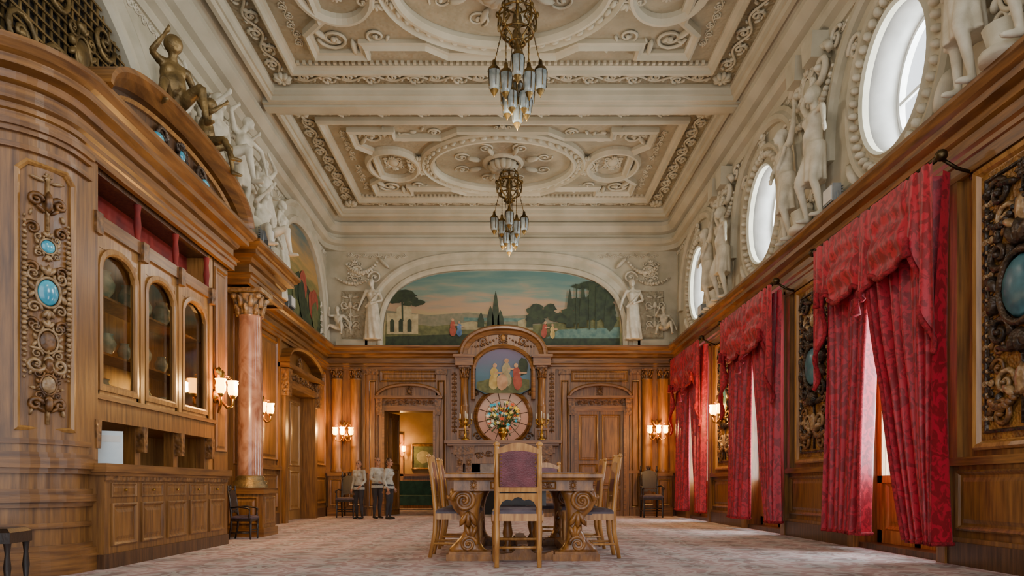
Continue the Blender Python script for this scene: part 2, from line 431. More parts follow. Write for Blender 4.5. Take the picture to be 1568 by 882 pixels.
# ------------------------------------------------------------ figures
def fig(mb, skin, P={}, top=None, bot=None, hair=None, shoe=None, skirt=None, sleeves=1, female=False, fingers=False):
    top = top or skin; bot = bot or skin; hair = hair or skin; shoe = shoe or skin
    J = dict(pel=(0, 0, .95), chs=(0, .0, 1.28), nk=(0, -.01, 1.47), hd=(0, .025, 1.63),
             sL=(-.18, 0, 1.41), eL=(-.24, -.03, 1.13), wL=(-.23, .06, .89),
             sR=(.18, 0, 1.41), eR=(.24, -.03, 1.13), wR=(.23, .06, .89),
             hL=(-.09, 0, .93), kL=(-.1, .03, .5), aL=(-.1, -.02, .08), hR=(.09, 0, .93), kR=(.1, .03, .5), aR=(.1, -.02, .08), hr=0)
    J.update(P)
    V = {k: Vector(v) for k, v in J.items() if k != 'hr'}
    pel, chs, nk, hd = V['pel'], V['chs'], V['nk'], V['hd']
    wst = pel.lerp(chs, .45)
    mb.ell(pel, (.165, .115, .13), bot, 14, 8); mb.ell(wst, (.13 if not female else .12, .1, .14), top, 14, 8)
    mb.ell(chs, (.165, .115, .17), top, 14, 8)
    mb.tube([pel, wst, chs, chs.lerp(nk, .7)], [.12, .105, .12, .075], top, 10)
    for sg, s in ((-1, 'L'), (1, 'R')):
        mb.ell(chs+Vector((sg*.07, .075, .03)), (.075, .05 if not female else .07, .065), top, 10, 6)
    mb.tube([V['sL'], chs.lerp(nk, .6), V['sR']], [.055, .07, .055], top, 8)
    mb.tube([nk-Vector((0, 0, .06)), nk.lerp(hd, .7)], [.06, .052], skin, 10)
    r = ROT('Z', J['hr'])
    def H(x, y, z): q = r[:3, :3] @ np.array((x, y, z)); return hd+Vector(q)
    mb.ell(H(0, -.01, .02), (.078, .095, .1), skin, 14, 10, rot=r)
    mb.ell(H(0, .025, -.045), (.055, .06, .065), skin, 12, 8, rot=r)
    mb.tube([H(0, .08, .02), H(0, .105, -.02)], [.01, .017], skin, 6)
    mb.ell(H(0, .075, -.085), (.025, .02, .018), skin, 8, 5)
    mb.ell(H(0, .082, -.05), (.026, .012, .01), skin, 8, 5)
    for sg in (-1, 1):
        mb.ell(H(sg*.03, .078, .028), (.02, .012, .008), hair if hair is not skin else skin, 6, 4)
        mb.ell(H(sg*.03, .074, .008), (.013, .012, .009), skin, 6, 4)
        mb.ell(H(sg*.08, -.005, -.005), (.012, .02, .03), skin, 6, 5)
    mb.ell(H(0, -.03, .045), (.09, .095, .095), hair, 12, 8, rot=r)
    if female: mb.ell(H(0, -.08, -.02), (.075, .06, .09), hair, 10, 6)
    for s in 'LR':
        a, e, w = V['s'+s], V['e'+s], V['w'+s]
        mb.ell(a, .06, top, 10, 6)
        mb.tube([a, a.lerp(e, .5), e], [.052, .048, .038], top, 10)
        mb.tube([e, e.lerp(w, .35), w], [.039, .04, .026], top if sleeves > 1 else skin, 10)
        d = (w-e).normalized()
        out = Vector((-1 if s == 'L' else 1, 0, 0)); fwd = Vector((0, 1, 0))
        sd = (fwd - d*fwd.dot(d)); sd = sd.normalized() if sd.length > .1 else d.orthogonal().normalized()
        pn = d.cross(sd).normalized()
        pc = w+d*.05
        mb.tube([w, pc, w+d*.085], [.024, .03, .03], skin, 8)
        if fingers:
            for i, (l, o) in enumerate(((.07, .028), (.08, .01), (.075, -.01), (.058, -.028))):
                b0 = w+d*.075+sd*o
                inn = -pn if pn.dot(out) > 0 else pn
                mb.tube([b0, b0+d*l*.5+inn*.004, b0+d*l*.85+inn*.018], [.0095, .009, .007], skin, 6)
            b0 = w+d*.03+sd*.02
            mb.tube([b0, b0+sd*.03+d*.02, b0+sd*.038+d*.05], [.012, .011, .009], skin, 6)
        else:
            mb.ell(w+d*.11, (.03, .03, .05), skin, 8, 6)
            mb.tube([w+d*.04, w+d*.07+sd*.04], [.014, .011], skin, 6)
        h, k, n = V['h'+s], V['k'+s], V['a'+s]
        mb.tube([h, h.lerp(k, .4), k], [.095, .085, .056], bot, 10)
        cf = k.lerp(n, .3)-Vector((0, .015, 0))
        mb.tube([k, cf, n], [.055, .055, .034], bot, 10)
        mb.tube([n-Vector((0, .03, .03)), n+Vector((0, .08, -.045)), n+Vector((0, .16, -.055))], [.038, .036, .025], shoe, 8)
    if skirt:
        z0, z1, r0, r1 = skirt
        lo = []
        for i in range(7):
            t = i/6; z = z0+(z1-z0)*t; rr = r0+(r1-r0)*t
            cx = pel.x; cy = pel.y
            if z < .9: cx = (V['kL'].x+V['kR'].x)/2*(min(1, (.9-z)/.4)); cy = pel.y*.5
            lo.append([(cx+rr*(1+.1*t*cos(9*a+z*5))*cos(a), cy+rr*.75*(1+.12*t*cos(9*a+z*5))*sin(a), z) for a in [2*pi*j/48 for j in range(48)]])
        mb.loft(lo, bot, True, True, True)

POSES = {
 'atlas': dict(chs=(.03, .02, 1.28), nk=(.05, .03, 1.46), hd=(.07, .07, 1.6), sL=(-.14, .02, 1.43), eL=(-.3, .03, 1.62), wL=(-.2, -.02, 1.84),
               sR=(.22, 0, 1.38), eR=(.33, .08, 1.16), wR=(.18, .16, 1.02), kL=(-.14, .14, .52), aL=(-.12, .0, .08), kR=(.1, .02, .5)),
 'reach': dict(chs=(-.03, .04, 1.27), hd=(-.1, .1, 1.6), sL=(-.2, .03, 1.38), eL=(-.42, .1, 1.3), wL=(-.5, .12, 1.06),
               sR=(.16, .0, 1.43), eR=(.3, .05, 1.66), wR=(.12, .02, 1.82), kL=(-.1, .08, .5), kR=(.2, .16, .55), aR=(.22, .02, .1)),
 'stand': dict(eL=(-.28, .05, 1.14), wL=(-.08, .16, 1.05), eR=(.3, .0, 1.16), wR=(.36, .1, .95), kL=(-.12, .1, .52), hd=(.03, .05, 1.62)),
 'sit': dict(pel=(0, 0, .2), chs=(.02, .05, .52), nk=(.03, .08, .7), hd=(.05, .12, .86), sL=(-.17, .05, .64), eL=(-.36, -.02, .45), wL=(-.42, .08, .22),
             sR=(.2, .06, .64), eR=(.36, .18, .62), wR=(.3, .34, .78), hL=(-.09, .02, .2), kL=(-.16, .42, .34), aL=(-.2, .46, -.08),
             hR=(.1, .02, .2), kR=(.3, .38, .22), aR=(.42, .5, -.1)),
}
ST = {}
for k, sk, fem in (('atlas', (1.02, .45, .17, .2), False), ('reach', (1.0, .5, .17, .19), False), ('stand', (1.08, .02, .16, .26), True), ('sit', None, False)):
    mb = MB(); fig(mb, STAT, POSES[k], skirt=sk, female=fem)
    if sk: mb.tube([(-.2, .1, 1.35), (0, .14, 1.1), (.2, .05, .95)], .035, STAT, 6)
    ST[k] = fuse('statue_'+k, mb, .018, 2)
mb = MB(); fig(mb, BRONZEP, POSES['sit'])
mb.ell((.05, .12, .88), (.12, .12, .12), BRONZEP, 12, 8)
mb.ell((.02, .06, .4), (.17, .14, .2), BRONZEP, 12, 8)
ST['putto'] = fuse('putto', mb, .02, 3)

# ------------------------------------------------------------ room constants
XL, XR, YB, YF, CZ, LZ = -4.17, 3.95, 15.8, -1.5, 6.95, 3.9
WC = [3.4, 6.9, 10.4, 13.9]; PC = [1.65, 5.15, 8.65, 12.15]

mb = MB(); mb.box(XL-.4, XR+.5, YF, YB+.0, -.12, 0, CARPET); obj('floor', mb)
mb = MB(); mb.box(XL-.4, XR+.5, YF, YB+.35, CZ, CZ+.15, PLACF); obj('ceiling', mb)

# --- ceiling mouldings & coffers
mb = MB(CEIL(CZ))
def rectpath(u0, u1, v0, v1): return [(u0, v0), (u1, v0), (u1, v1), (u0, v1)]
HX = 3.68; CX = -.06
bays = [(1.6, 6.1), (6.3, 10.75), (11.05, 15.35)]
with mb.at(TR(CX, 0, 0)):
  for (a, b) in bays:
    yc = (a+b)/2
    mb.sweep(rectpath(-HX, HX, a, b), [(0, 0), (0, .22), (.06, .22), (.08, .16), (.11, .16), (.12, .1), (.14, .07), (.14, 0)], PLAC, True)
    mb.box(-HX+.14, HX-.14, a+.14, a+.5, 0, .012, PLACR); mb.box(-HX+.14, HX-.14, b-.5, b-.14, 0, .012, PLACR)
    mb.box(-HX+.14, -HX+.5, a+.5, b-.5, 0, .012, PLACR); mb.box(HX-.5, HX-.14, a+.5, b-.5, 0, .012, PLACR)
    mb.sweep(rectpath(-HX+.5, HX-.5, a+.5, b-.5), [(0, 0), (0, .08), (.03, .12), (.06, .12), (.08, .07), (.11, .05), (.14, .04), (.14, 0)], PLAC, True)
    rinceau(mb, (-HX+.5, a+.32), (HX-.5, a+.32), .3, PLAC, .012, .026); rinceau(mb, (-HX+.5, b-.32), (HX-.5, b-.32), .3, PLAC, .012, .026)
    rinceau(mb, (-HX+.32, a+.5), (-HX+.32, b-.5), .3, PLAC, .012, .026); rinceau(mb, (HX-.32, a+.5), (HX-.32, b-.5), .3, PLAC, .012, .026)
    for sx in (-1, 1):
        for yy in (a+.32, b-.32): rosette(mb, sx*(HX-.32), yy, .15, PLAC, .012)
    dent(mb, -HX+.65, HX-.65, a+.66, 0, .045, PLAC); dent(mb, -HX+.65, HX-.65, b-.71, 0, .045, PLAC)
    i0, i1 = a+.85, b-.85; X1 = HX-.95
    pth = [(-X1, i0), (-1.9, i0), (-1.9, i0+.22), (-1.1, i0+.22), (-.8, i0), (.8, i0), (1.1, i0+.22), (1.9, i0+.22), (1.9, i0), (X1, i0), (X1, i0+.55), (X1-.25, i0+.8), (X1-.25, i1-.8), (X1, i1-.55), (X1, i1), (1.9, i1), (1.9, i1-.22), (1.1, i1-.22), (.8, i1), (-.8, i1), (-1.1, i1-.22), (-1.9, i1-.22), (-1.9, i1), (-X1, i1), (-X1, i1-.55), (-X1+.25, i1-.8), (-X1+.25, i0+.8), (-X1, i0+.55)]
    mb.sweep(pth, [(0, 0), (0, .09), (.04, .12), (.08, .07), (.12, .06), (.12, 0)], PLAC, True)
    pr = [(.0, 0), (0, .07), (.04, .13), (.08, .13), (.12, .06), (.2, .06), (.24, .12), (.28, .08), (.28, 0)]
    ring(mb, 0, yc, 1.32, .98, 0, pr, PLAC, 56)
    for i in range(44):
        t = 2*pi*i/44
        leaf(mb, 1.48*cos(t), yc+1.13*sin(t), .14, .07, t+pi/2+.3, PLAC, .06)
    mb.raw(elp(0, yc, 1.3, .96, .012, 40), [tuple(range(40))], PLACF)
    ring(mb, 0, yc, .3, .3, 0, [(0, 0), (0, .05), (.05, .07), (.1, .03), (.1, 0)], PLAC, 28)
    rosette(mb, 0, yc, .3, PLAC, .03, 12)
    for k in range(8):
        t = 2*pi*(k+.5)/8
        spiral(mb, .85*cos(t), yc+.65*sin(t), .16, 1 if k % 2 else -1, PLAC, 1.5, t, .02, .01)
        leaf(mb, .45*cos(t), yc+.4*sin(t), .3, .09, t, PLAC, .01)
    for sx in (-1, 1):
        ring(mb, sx*2.12, yc, .42, .52, 0, pr[:5]+[(.12, 0)], PLAC, 36)
        cart(mb, sx*1.62, yc, .26, PLAC, PLAC, .05)
        cart(mb, sx*2.12, yc, .2, PLAC, PLAC, .0)
        for sy in (-1, 1):
            spiral(mb, sx*2.35, yc+sy*1.0, .22, sx, PLAC, 1.6, 0, .03, 0, sy)
            spiral(mb, sx*1.75, yc+sy*.95, .17, -sx, PLAC, 1.6, 0, .026, 0, sy)
            spiral(mb, sx*1.2, yc+sy*1.15, .12, sx, PLAC, 1.6, 0, .022, 0, sy)
            leaf(mb, sx*2.1, yc+sy*1.0, .35, .09, pi/2*sy, PLAC); leaf(mb, sx*2.6, yc+sy*.75, .3, .08, pi/2*sy+.6*sx*sy, PLAC)
            for q in range(6): leaf(mb, sx*(1.45+.2*q), yc+sy*(1.2-.03*q), .13, .05, q*1.1+sx, PLAC)
            if sx == 1: cart(mb, 0, yc+sy*1.2, .17, PLAC, PLAC, .02)
            rinceau(mb, (sx*(X1+.12), yc-1.2*sy), (sx*(X1+.12), yc-sy*.1), .16, PLAC, 0, .014)
obj('trim_ceiling_coffers', mb)
mb = MB()
for y in (6.2, 10.9):
    mb.box(CX-HX-.1, CX+HX+.1, y-.15, y+.15, CZ-.23, CZ, PLAC)
    mb.box(CX-HX-.1, CX+HX+.1, y-.09, y+.09, CZ-.26, CZ-.23, PLAC)
obj('trim_ceiling_beams', mb)
mb = MB()
rc = .45
room = [(XR, YF)] + [(XR-rc+rc*cos(a), YB-rc+rc*sin(a)) for a in [pi/2*i/8 for i in range(9)]] + [(XL+rc+rc*cos(a), YB-rc+rc*sin(a)) for a in [pi/2+pi/2*i/8 for i in range(9)]] + [(XL, YF)]
cp = [(-.3, 6.12), (.03, 6.12), (.05, 6.16), (.05, 6.22), (.14, 6.25), (.18, 6.3), (.18, 6.36), (.08, 6.37), (.08, 6.47), (.19, 6.5), (.27, 6.58), (.29, 6.6), (.29, 6.68), (.22, 6.685), (.22, 6.72), (.33, 6.78), (.4, 6.88), (.4, 6.955)]
mb.sweep(room, cp, PLAC)
obj('trim_ceiling_cornice', mb)

# ------------------------------------------------------------ walls
mb = MB()
with mb.at(RIGHT(XR)):
    edges = [YF]
    for c in WC: edges += [c-.75, c+.75]
    edges.append(YB)
    for i in range(0, len(edges), 2): mb.box(edges[i], edges[i+1], 0, LZ, -.4, 0, WOOD)
    for c in WC:
        mb.box(c-.75, c+.75, 3.4, LZ, -.4, 0, WOOD); mb.box(c-.75, c+.75, -.05, .06, -.4, 0, WOODD)
    n = 40
    for c in WC:
        u0, u1 = c-1.75, c+1.75
        a, b = .6, .72; cv = 4.82
        inner = elp(c, cv, a, b, 0, n)
        outer = []
        for i in range(n):
            t = 2*pi*i/n; dx, dy = cos(t), sin(t)
            k = 1e9
            if dx > 1e-6: k = min(k, (u1-c)/dx)
            if dx < -1e-6: k = min(k, (u0-c)/dx)
            if dy > 1e-6: k = min(k, (CZ-cv)/dy)
            if dy < -1e-6: k = min(k, (LZ-cv)/dy)
            outer.append([c+dx*k, cv+dy*k, 0])
        for cu, cvv in ((u0, LZ), (u1, LZ), (u0, CZ), (u1, CZ)):
            j = min(range(n), key=lambda q: (outer[q][0]-cu)**2+(outer[q][1]-cvv)**2)
            outer[j][0] = cu; outer[j][1] = cvv
        mb.loft([outer, inner], PLA, False)
        mb.loft([inner, elp(c, cv, a-.06, b-.06, -.4, n)], WHITE, False, sm=True)
    mb.box(YF, 1.7, LZ, CZ, -.1, 0, PLA)
    mb.box(15.6, YB+.3, LZ, CZ, -.1, 0, PLA)
obj('wall_right', mb)

mb = MB()
with mb.at(LEFT(XL)):
    mb.box(YF, 12.7, 0, LZ, -.3, 0, WOOD); mb.box(14.5, YB, 0, LZ, -.3, 0, WOOD); mb.box(12.7, 14.5, 2.54, LZ, -.3, 0, WOOD)
    mb.box(YF, YB, LZ, CZ, -.3, 0, PLA)
obj('wall_left', mb)
mb = MB()
DL0, DL1, DH = -2.8, -1.68, 2.42
with mb.at(BACK(YB)):
    mb.box(XL-.3, DL0, 0, LZ, -.3, 0, WOOD); mb.box(DL0, DL1, DH, LZ, -.3, 0, WOOD); mb.box(DL1, XR+.4, 0, LZ, -.3, 0, WOOD)
    mb.box(XL-.3, XR+.4, LZ, CZ, -.3, 0, PLA)
obj('wall_back', mb)

# ------------------------------------------------------------ main entablature (wood)
xe = -3.45
path = [(XR, YF), (XR, YB), (XL, YB), (XL, 10.35), (xe, 10.35), (xe, 9.1), (-3.8, 9.1), (-3.8, 8.5), (xe, 8.5), (xe, 5.45)]
path += [(-3.95+.5*cos(a), 5.45+.5*sin(a)) for a in [-pi/2*i/14 for i in range(1, 15)]] + [(XL, 4.95), (XL, YF)]
prof = [(0, 3.38), (.05, 3.38), (.05, 3.44), (.07, 3.45), (.07, 3.49), (.1, 3.51), (.04, 3.53), (.04, 3.64), (.08, 3.66), (.1, 3.71), (.18, 3.73), (.18, 3.79), (.22, 3.81), (.26, 3.86), (.26, 3.9), (0, 3.9)]
mb = MB(); mb.sweep(path, prof, WOODH)
obj('trim_entablature', mb)
mb = MB()
with mb.at(RIGHT(XR)): dent(mb, YF, YB-.1, 3.66, .04, .04, WOODH)
with mb.at(BACK(YB)): dent(mb, XL+.1, XR-.1, 3.66, .04, .04, WOODH)
with mb.at(LEFT(XL)): dent(mb, 10.5, YB-.1, 3.66, .04, .04, WOODH)
with mb.at(LEFT(xe)): dent(mb, 5.5, 8.4, 3.66, .04, .04, WOODH); dent(mb, 9.15, 10.3, 3.66, .04, .04, WOODH)
obj('trim_dentils', mb)
mb = MB(); mb.box(XL, xe, 9.1, 10.35, 3.42, 3.9, WOODD); mb.box(XL, -3.8, 8.5, 9.1, 0, 3.9, WOOD)
obj('wall_left_pier', mb)
def skirt(name, M, segs):
    mb = MB(M)
    for a, b in segs:
        mb.box(a, b, 0, .2, 0, .05, WOODD); mb.box(a, b, .2, .24, 0, .035, WOOD)
    obj(name, mb)
skirt('baseboard_back', BACK(YB), [(XL+.06, DL0-.15), (DL1+.15, -1.3), (1.2, 1.5), (2.85, XR-.06)])
sg = []; e = [YF]
for c in WC: e += [c-.75, c+.75]
e.append(YB)
skirt('baseboard_right', RIGHT(XR), [(e[i], e[i+1]) for i in range(0, len(e), 2)])
skirt('baseboard_left', LEFT(XL), [(YF, 4.9), (10.4, 12.55), (14.65, YB)])

# ------------------------------------------------------------ right wall joinery
mb = MB(RIGHT(XR))
for i, p in enumerate(PC+[15.4]):
    h = .9 if p < 15 else .35
    mb.box(p-h, p+h, .86, .93, 0, .06, WOODH)
    panel(mb, p-h+.08, p+h-.08, .3, .82, 0, WOOD)
    mb.box(p-h, p+h, 3.32, 3.38, 0, .05, WOODH)
    if p > 15: panel(mb, p-h+.06, p+h-.06, 1.0, 3.3, 0, WOOD); continue
    for s in (-1, 1):
        mb.box(p+s*(h-.07)-.07, p+s*(h-.07)+.07, .93, 3.32, 0, .045, WOOD)
for c in WC:
    for s in (-1, 1): mb.box(c+s*.8-.06, c+s*.8+.06, 0, 3.4, 0, .07, WOOD)
    mb.box(c-.86, c+.86, 3.36, 3.44, 0, .08, WOODH)
obj('trim_right_panelling', mb)
for p in PC[:]:
    mb = MB(RIGHT(XR))
    u0, u1, v0, v1 = p-.55, p+.55, .98, 3.3
    fl = [(0, 0), (0, .05), (.02, .07), (.05, .06), (.07, .03), (.1, .03)]
    mb.loft([rect(u0, u1, v0, v1, o, w) for o, w in fl], WOODG, False)
    mb.box(u0+.08, u1-.08, v0+.08, v1-.08, 0, .035, GILT)
    mb.sweep(rectpath(u0+.13, u1-.13, v0+.13, v1-.13), [(0, .035), (0, .05), (.02, .055), (.03, .035)], DKCARV, True)
    arab(mb, p, v0+.18, v0+.85, .36, DKCARV, WCARVL, .035, .026)
    arab(mb, p, v1-.85, v1-.18, .36, DKCARV, WCARVL, .035, .026)
    cart(mb, p, (v0+v1)/2+.06, .38, DKCARV, BLUED, .04, 1.3)
    for s in (-1, 1):
        arab(mb, p+s*.38, v0+.2, v1-.2, .07, DKCARV, WCARVL, .035, .015)
        swag(mb, p+s*.36, 2.8, p, 2.92, .12, .03, DKCARV, .05, 10)
        swag(mb, p+s*.36, 1.4, p, 1.45, .12, .035, WCARV, .05, 10)
        spiral(mb, p+s*.22, 1.25, .13, s, WCARV, 1.4, 0, .03, .035); spiral(mb, p+s*.25, 3.0, .13, s, DKCARV, 1.4, 0, .03, .035)
        for q in (1.62, 1.78, 2.7): spiral(mb, p+s*.26, q, .08, s, WCARV, 1.4, 0, .02, .035)
    obj('carved_panel', mb)

for i, c in enumerate(WC):
    mb = MB(RIGHT(XR))
    W0 = -.28
    for a, b, q0, q1 in ((c-.75, c-.66, .06, 3.4), (c+.66, c+.75, .06, 3.4), (c-.05, c+.05, .06, 3.4)):
        mb.box(a, b, q0, q1, W0, W0+.07, OAK)
    mb.box(c-.75, c+.75, 3.3, 3.4, W0, W0+.07, OAK); mb.box(c-.75, c+.75, .06, .2, W0, W0+.07, OAK); mb.box(c-.75, c+.75, .72, .8, W0, W0+.07, OAK)
    for s in (-1, 1): panel(mb, c+s*.36-.28, c+s*.36+.28, .2, .72, W0+.02, OAK); mb.box(c+s*.36-.3, c+s*.36+.3, .2, .72, W0-.02, W0+.02, OAK)
    for v in (1.65, 2.5): mb.box(c-.7, c+.7, v-.015, v+.015, W0+.02, W0+.05, OAK)
    mb.box(c-.66, c+.66, .8, 3.3, W0+.03, W0+.036, GLASS)
    obj('window_%d' % (i+1), mb)
    mb = MB(RIGHT(XR))
    cv = 4.82
    ring(mb, c, cv, .58, .7, 0, [(0, -.02), (0, .05), (.03, .08), (.06, .05), (.1, .03), (.22, .03), (.25, .08), (.3, .09), (.33, .05), (.33, 0)], PLA, 48)
    for k in range(40):
        t = 2*pi*k/40
        mb.ell((c+.74*cos(t), cv+.86*sin(t), .06), (.06, .042, .06), STAT, 6, 4, rot=ROT('Z', t+.6))
    ring(mb, c, cv, .5, .62, -.36, [(0, 0), (0, .05), (.04, .05), (.04, 0)], WHITE, 40)
    mb.box(c-.02, c+.02, cv-.65, cv+.65, -.35, -.32, WHITE); mb.box(c-.53, c+.53, cv-.02, cv+.02, -.35, -.32, WHITE)
    mb.raw(elp(c, cv, .53, .65, -.34, 32), [tuple(range(32))], GLASS)
    cart(mb, c, cv+1.0, .16, STAT, STAT, .05)
    obj('window_%d' % (i+5), mb)

def arch2(c, v0, a, b, n=24, e=1.0):
    o = []
    for i in range(n+1):
        t = pi*i/n
        x = cos(t); y = sin(t)
        o.append((c-a*(abs(x)**e)*(1 if x > 0 else -1), v0+b*abs(y)**e))
    return o
mb = MB(RIGHT(XR))
apr = [(0, 0), (0, .06), (-.04, .1), (-.1, .1), (-.14, .06), (-.2, .05), (-.2, 0)]
for c in WC:
    mb.sweep(arch2(c, 4.6, 1.3, 1.42, 24, .85), [(-q[0], q[1]) for q in apr], PLA)
    for s in (-1, 1):
        spiral(mb, c+s*.78, 5.62, .16, s, STAT, 1.5, 0, .03)
        leaf(mb, c+s*.7, 4.02, .4, .12, pi/2-s*.5, STAT)
for p in PC:
    mb.box(p-.2, p+.2, 3.9, 6.2, 0, .07, PLA)
    cart(mb, p, 4.5, .26, STAT, PLA, .1)
    cart(mb, p, 5.7, .2, STAT, PLA, .12)
    for s in (-1, 1):
        spiral(mb, p+s*.3, 5.8, .26, s, STAT, 1.6, .4, .06, .06)
        spiral(mb, p+s*.55, 6.0, .14, s, STAT, 1.5, .4, .03, .02)
        swag(mb, p+s*.1, 5.45, p+s*.6, 5.65, .15, .04, STAT, .08, 10)
    for s in (-1, 1):
        mb.prism([(p+s*.12, 5.9), (p+s*.36, 5.9), (p+s*.4, 6.2), (p+s*.08, 6.2)], 0, .25, PLA)
rinceau(mb, (YF, 6.05), (YB, 6.05), .14, STAT, 0, .012)
obj('trim_right_plasterwork', mb)
for p in PC:
    place('atlas_statue', ST['atlas'], (XR-.22, p+.42, LZ), pi/2, .9)
    place('atlas_statue', ST['reach'], (XR-.22, p-.42, LZ), pi/2, .9)
    mb = MB(RIGHT(XR))
    mb.lathe([(0, 3.9), (.16, 3.9), (.16, 3.96), (.1, 4.0), (.14, 4.15), (.05, 4.2), (0, 4.2)], STAT, (p, 0, .2), 1, 12)
    obj('plaster_urn', mb)

# ------------------------------------------------------------ curtains
def curtain(c, seed):
    rr = random.Random(seed)
    mb = MB(RIGHT(XR))
    top, botm = 3.36, .2
    for s in (-1, 1):
        NC, NR = 90, 36
        v = []; f = []
        ph = rr.random()*6; k = 7
        for i in range(NR+1):
            t = i/NR; z = top-(top-botm)*t
            tt = max(0, t-.1)/.9
            if s < 0:
                out = 1.12-.05*sin(pi*t); inn = .0+.28*min(1, tt*2)**1.5*.5+.62*tt**1.6
            else:
                out = 1.1-.22*t-.08*sin(pi*t)
                inn = .0+.12*tt
            for j in range(NC+1):
                q = j/NC; u = inn+(out-inn)*q
                amp = .05+.035*t+.025*sin(q*7+ph)
                w = .21+amp*sin(2*pi*k*q+ph+.6*sin(t*3+q*5))+.012*sin(q*61+t*3)+.04*t
                v.append((c+s*u, z, w))
        for i in range(NR):
            for j in range(NC):
                a = i*(NC+1)+j
                f.append((a, a+1, a+NC+2, a+NC+1))
        mb.raw(v, f, RED, True)
        pts = [v[i*(NC+1)] for i in range(NR+1)]
        mb.tube([(p[0]-s*.01, p[1], p[2]+.01) for p in pts], .022, REDF, 6)
        pts = v[NR*(NC+1):]
        mb.tube([(p[0], p[1]-.01, p[2]) for p in pts], .02, REDF, 5)
    for s in (-1, 1):
        NC, NR = 90, 22; v = []; f = []
        for i in range(NR+1):
            t = i/NR
            for j in range(NC+1):
                q = j/NC; u = -.02+q*1.14
                drop = .58+.3*max(0, 1-q*6)+1.05*max(0, (q-.74)/.26)**.8+.2*sin(pi*min(1, max(0, (q-.06)/.68)))
                z = 3.45-drop*t
                env = max(0, sin(pi*min(1, max(0, (q-.04)/.72))))
                w = .34+.03*sin(q*44)*(1-env*.85)*(.4+t)+.035*env*sin(t*13-5*(q-.4)**2*6)*min(1, t*2.5)+.05*env*t
                v.append((c+s*u, z, w))
        for i in range(NR):
            for j in range(NC):
                a = i*(NC+1)+j
                f.append((a, a+1, a+NC+2, a+NC+1))
        mb.raw(v, f, RED, True)
        mb.tube([(p[0], p[1]-.012, p[2]) for p in v[NR*(NC+1):]], .026, REDF, 5)
        for q in (.0, .74): 
            u = c+s*(q*1.14+.02); zz = 3.45-(.58+.3*max(0, 1-q*6))
            mb.lathe([(.0, zz+.02), (.03, zz), (.022, zz-.04), (.045, zz-.16), (0, zz-.17)], REDF, (u, 0, .42), 1, 10)
    mb.tube([(c-1.14, 3.45, .31), (c+1.14, 3.45, .31)], .025, BRONZE, 10)
    for s in (-1, 1):
        mb.ell((c+s*1.19, 3.45, .31), .05, BRONZE, 12, 8); mb.tube([(c+s*1.15, 3.45, .3), (c+s*1.15, 3.36, .15), (c+s*1.15, 3.32, 0)], .016, BRONZE, 6)
        mb.lathe([(.0, 0), (.06, 0), (.05, .02), (0, .03)], BRONZE, (c+s*1.15, 3.32, 0), 2, 10)
    return mb
for i, c in enumerate(WC): obj('curtain', curtain(c, i+3))

# ------------------------------------------------------------ back wall
mb = MB(BACK(YB))
def pil(u, v0, v1, w, hw=.1, m=WOOD):
    mb.box(u-hw, u+hw, v0, v1, 0, w, m); panel(mb, u-hw+.03, u+hw-.03, v0+.2, v1-.25, w-.002, m, None, .5)
    mb.box(u-hw-.02, u+hw+.02, v0, v0+.15, 0, w+.02, m); mb.box(u-hw-.02, u+hw+.02, v1-.12, v1, 0, w+.025, WCARV)
for s, us in ((-1, (-3.9, -3.47)), (1, (3.25, 3.62))):
    for u in us:
        mb.box(u-.17, u+.17, 0, .95, 0, .17, WOOD); panel(mb, u-.13, u+.13, .25, .85, .17, WOOD, None, .6)
        mb.box(u-.19, u+.19, .92, 1.0, 0, .2, WOODH); mb.box(u-.19, u+.19, 0, .2, 0, .2, WOODH)
        mb.lathe([(.14, 1.0), (.15, 1.05), (.12, 1.1), (.12, 3.12), (.14, 3.14), (.12, 3.17)], WOOD, (u, 0, .05), 1, 16)
        capital(mb, (u, 3.17, .05), .1, .21, WCARV)
for u in (-3.08, -1.5, 1.35, 2.98): pil(u, 0, 3.38, .06, .12)
def surround(u0, u1, top):
    cu = (u0+u1)/2
    for u, s in ((u0, -1), (u1, 1)):
        mb.box(min(u, u+s*.13), max(u, u+s*.13), 0, top+.12, 0, .09, WOOD); mb.box(min(u, u+s*.05), max(u, u+s*.05), 0, top+.05, .09, .12, WOODH)
        mb.prism([(u+s*.05, top-.1), (u+s*.17, top-.1), (u+s*.2, top+.28), (u+s*.04, top+.28)], 0, .14, WCARV)
    mb.box(u0-.13, u1+.13, top, top+.12, 0, .1, WOODH); mb.box(u0-.1, u1+.1, top+.12, top+.28, 0, .06, WCARV)
    mb.box(u0-.22, u1+.22, top+.28, top+.34, 0, .2, WOODH)
    pa = arch2(cu, top+.34, (u1-u0)/2+.2, .3, 16)
    mb.sweep(pa, [(0, 0), (0, .16), (-.03, .2), (-.07, .2), (-.07, 0)][::1], WOODH)
    mb.loft([[(p[0], p[1], .02) for p in pa], [(p[0], p[1], .06) for p in pa]], WOOD, True)
    cart(mb, cu, top+.45, .09, WCARV, WCARV, .06)
    rinceau(mb, (u0, top+.2), (u1, top+.2), .12, WCARV, .06, .01)
    panel(mb, u0-.12, u1+.12, top+.68, 3.36, 0, WOOD)
surround(DL0, DL1, DH); surround(1.62, 2.7, DH)
panel(mb, -3.35, -3.24, 1.1, 3.3, 0, WOOD, None, .5)
mb.box(XL, DL0-.13, .98, 1.05, 0, .07, WOODH); mb.box(2.83, XR, .98, 1.05, 0, .07, WOODH)
obj('trim_back_panelling', mb)
mb = MB(BACK(YB))
mb.box(1.62, 2.7, 0, DH, .0, .04, WOOD)
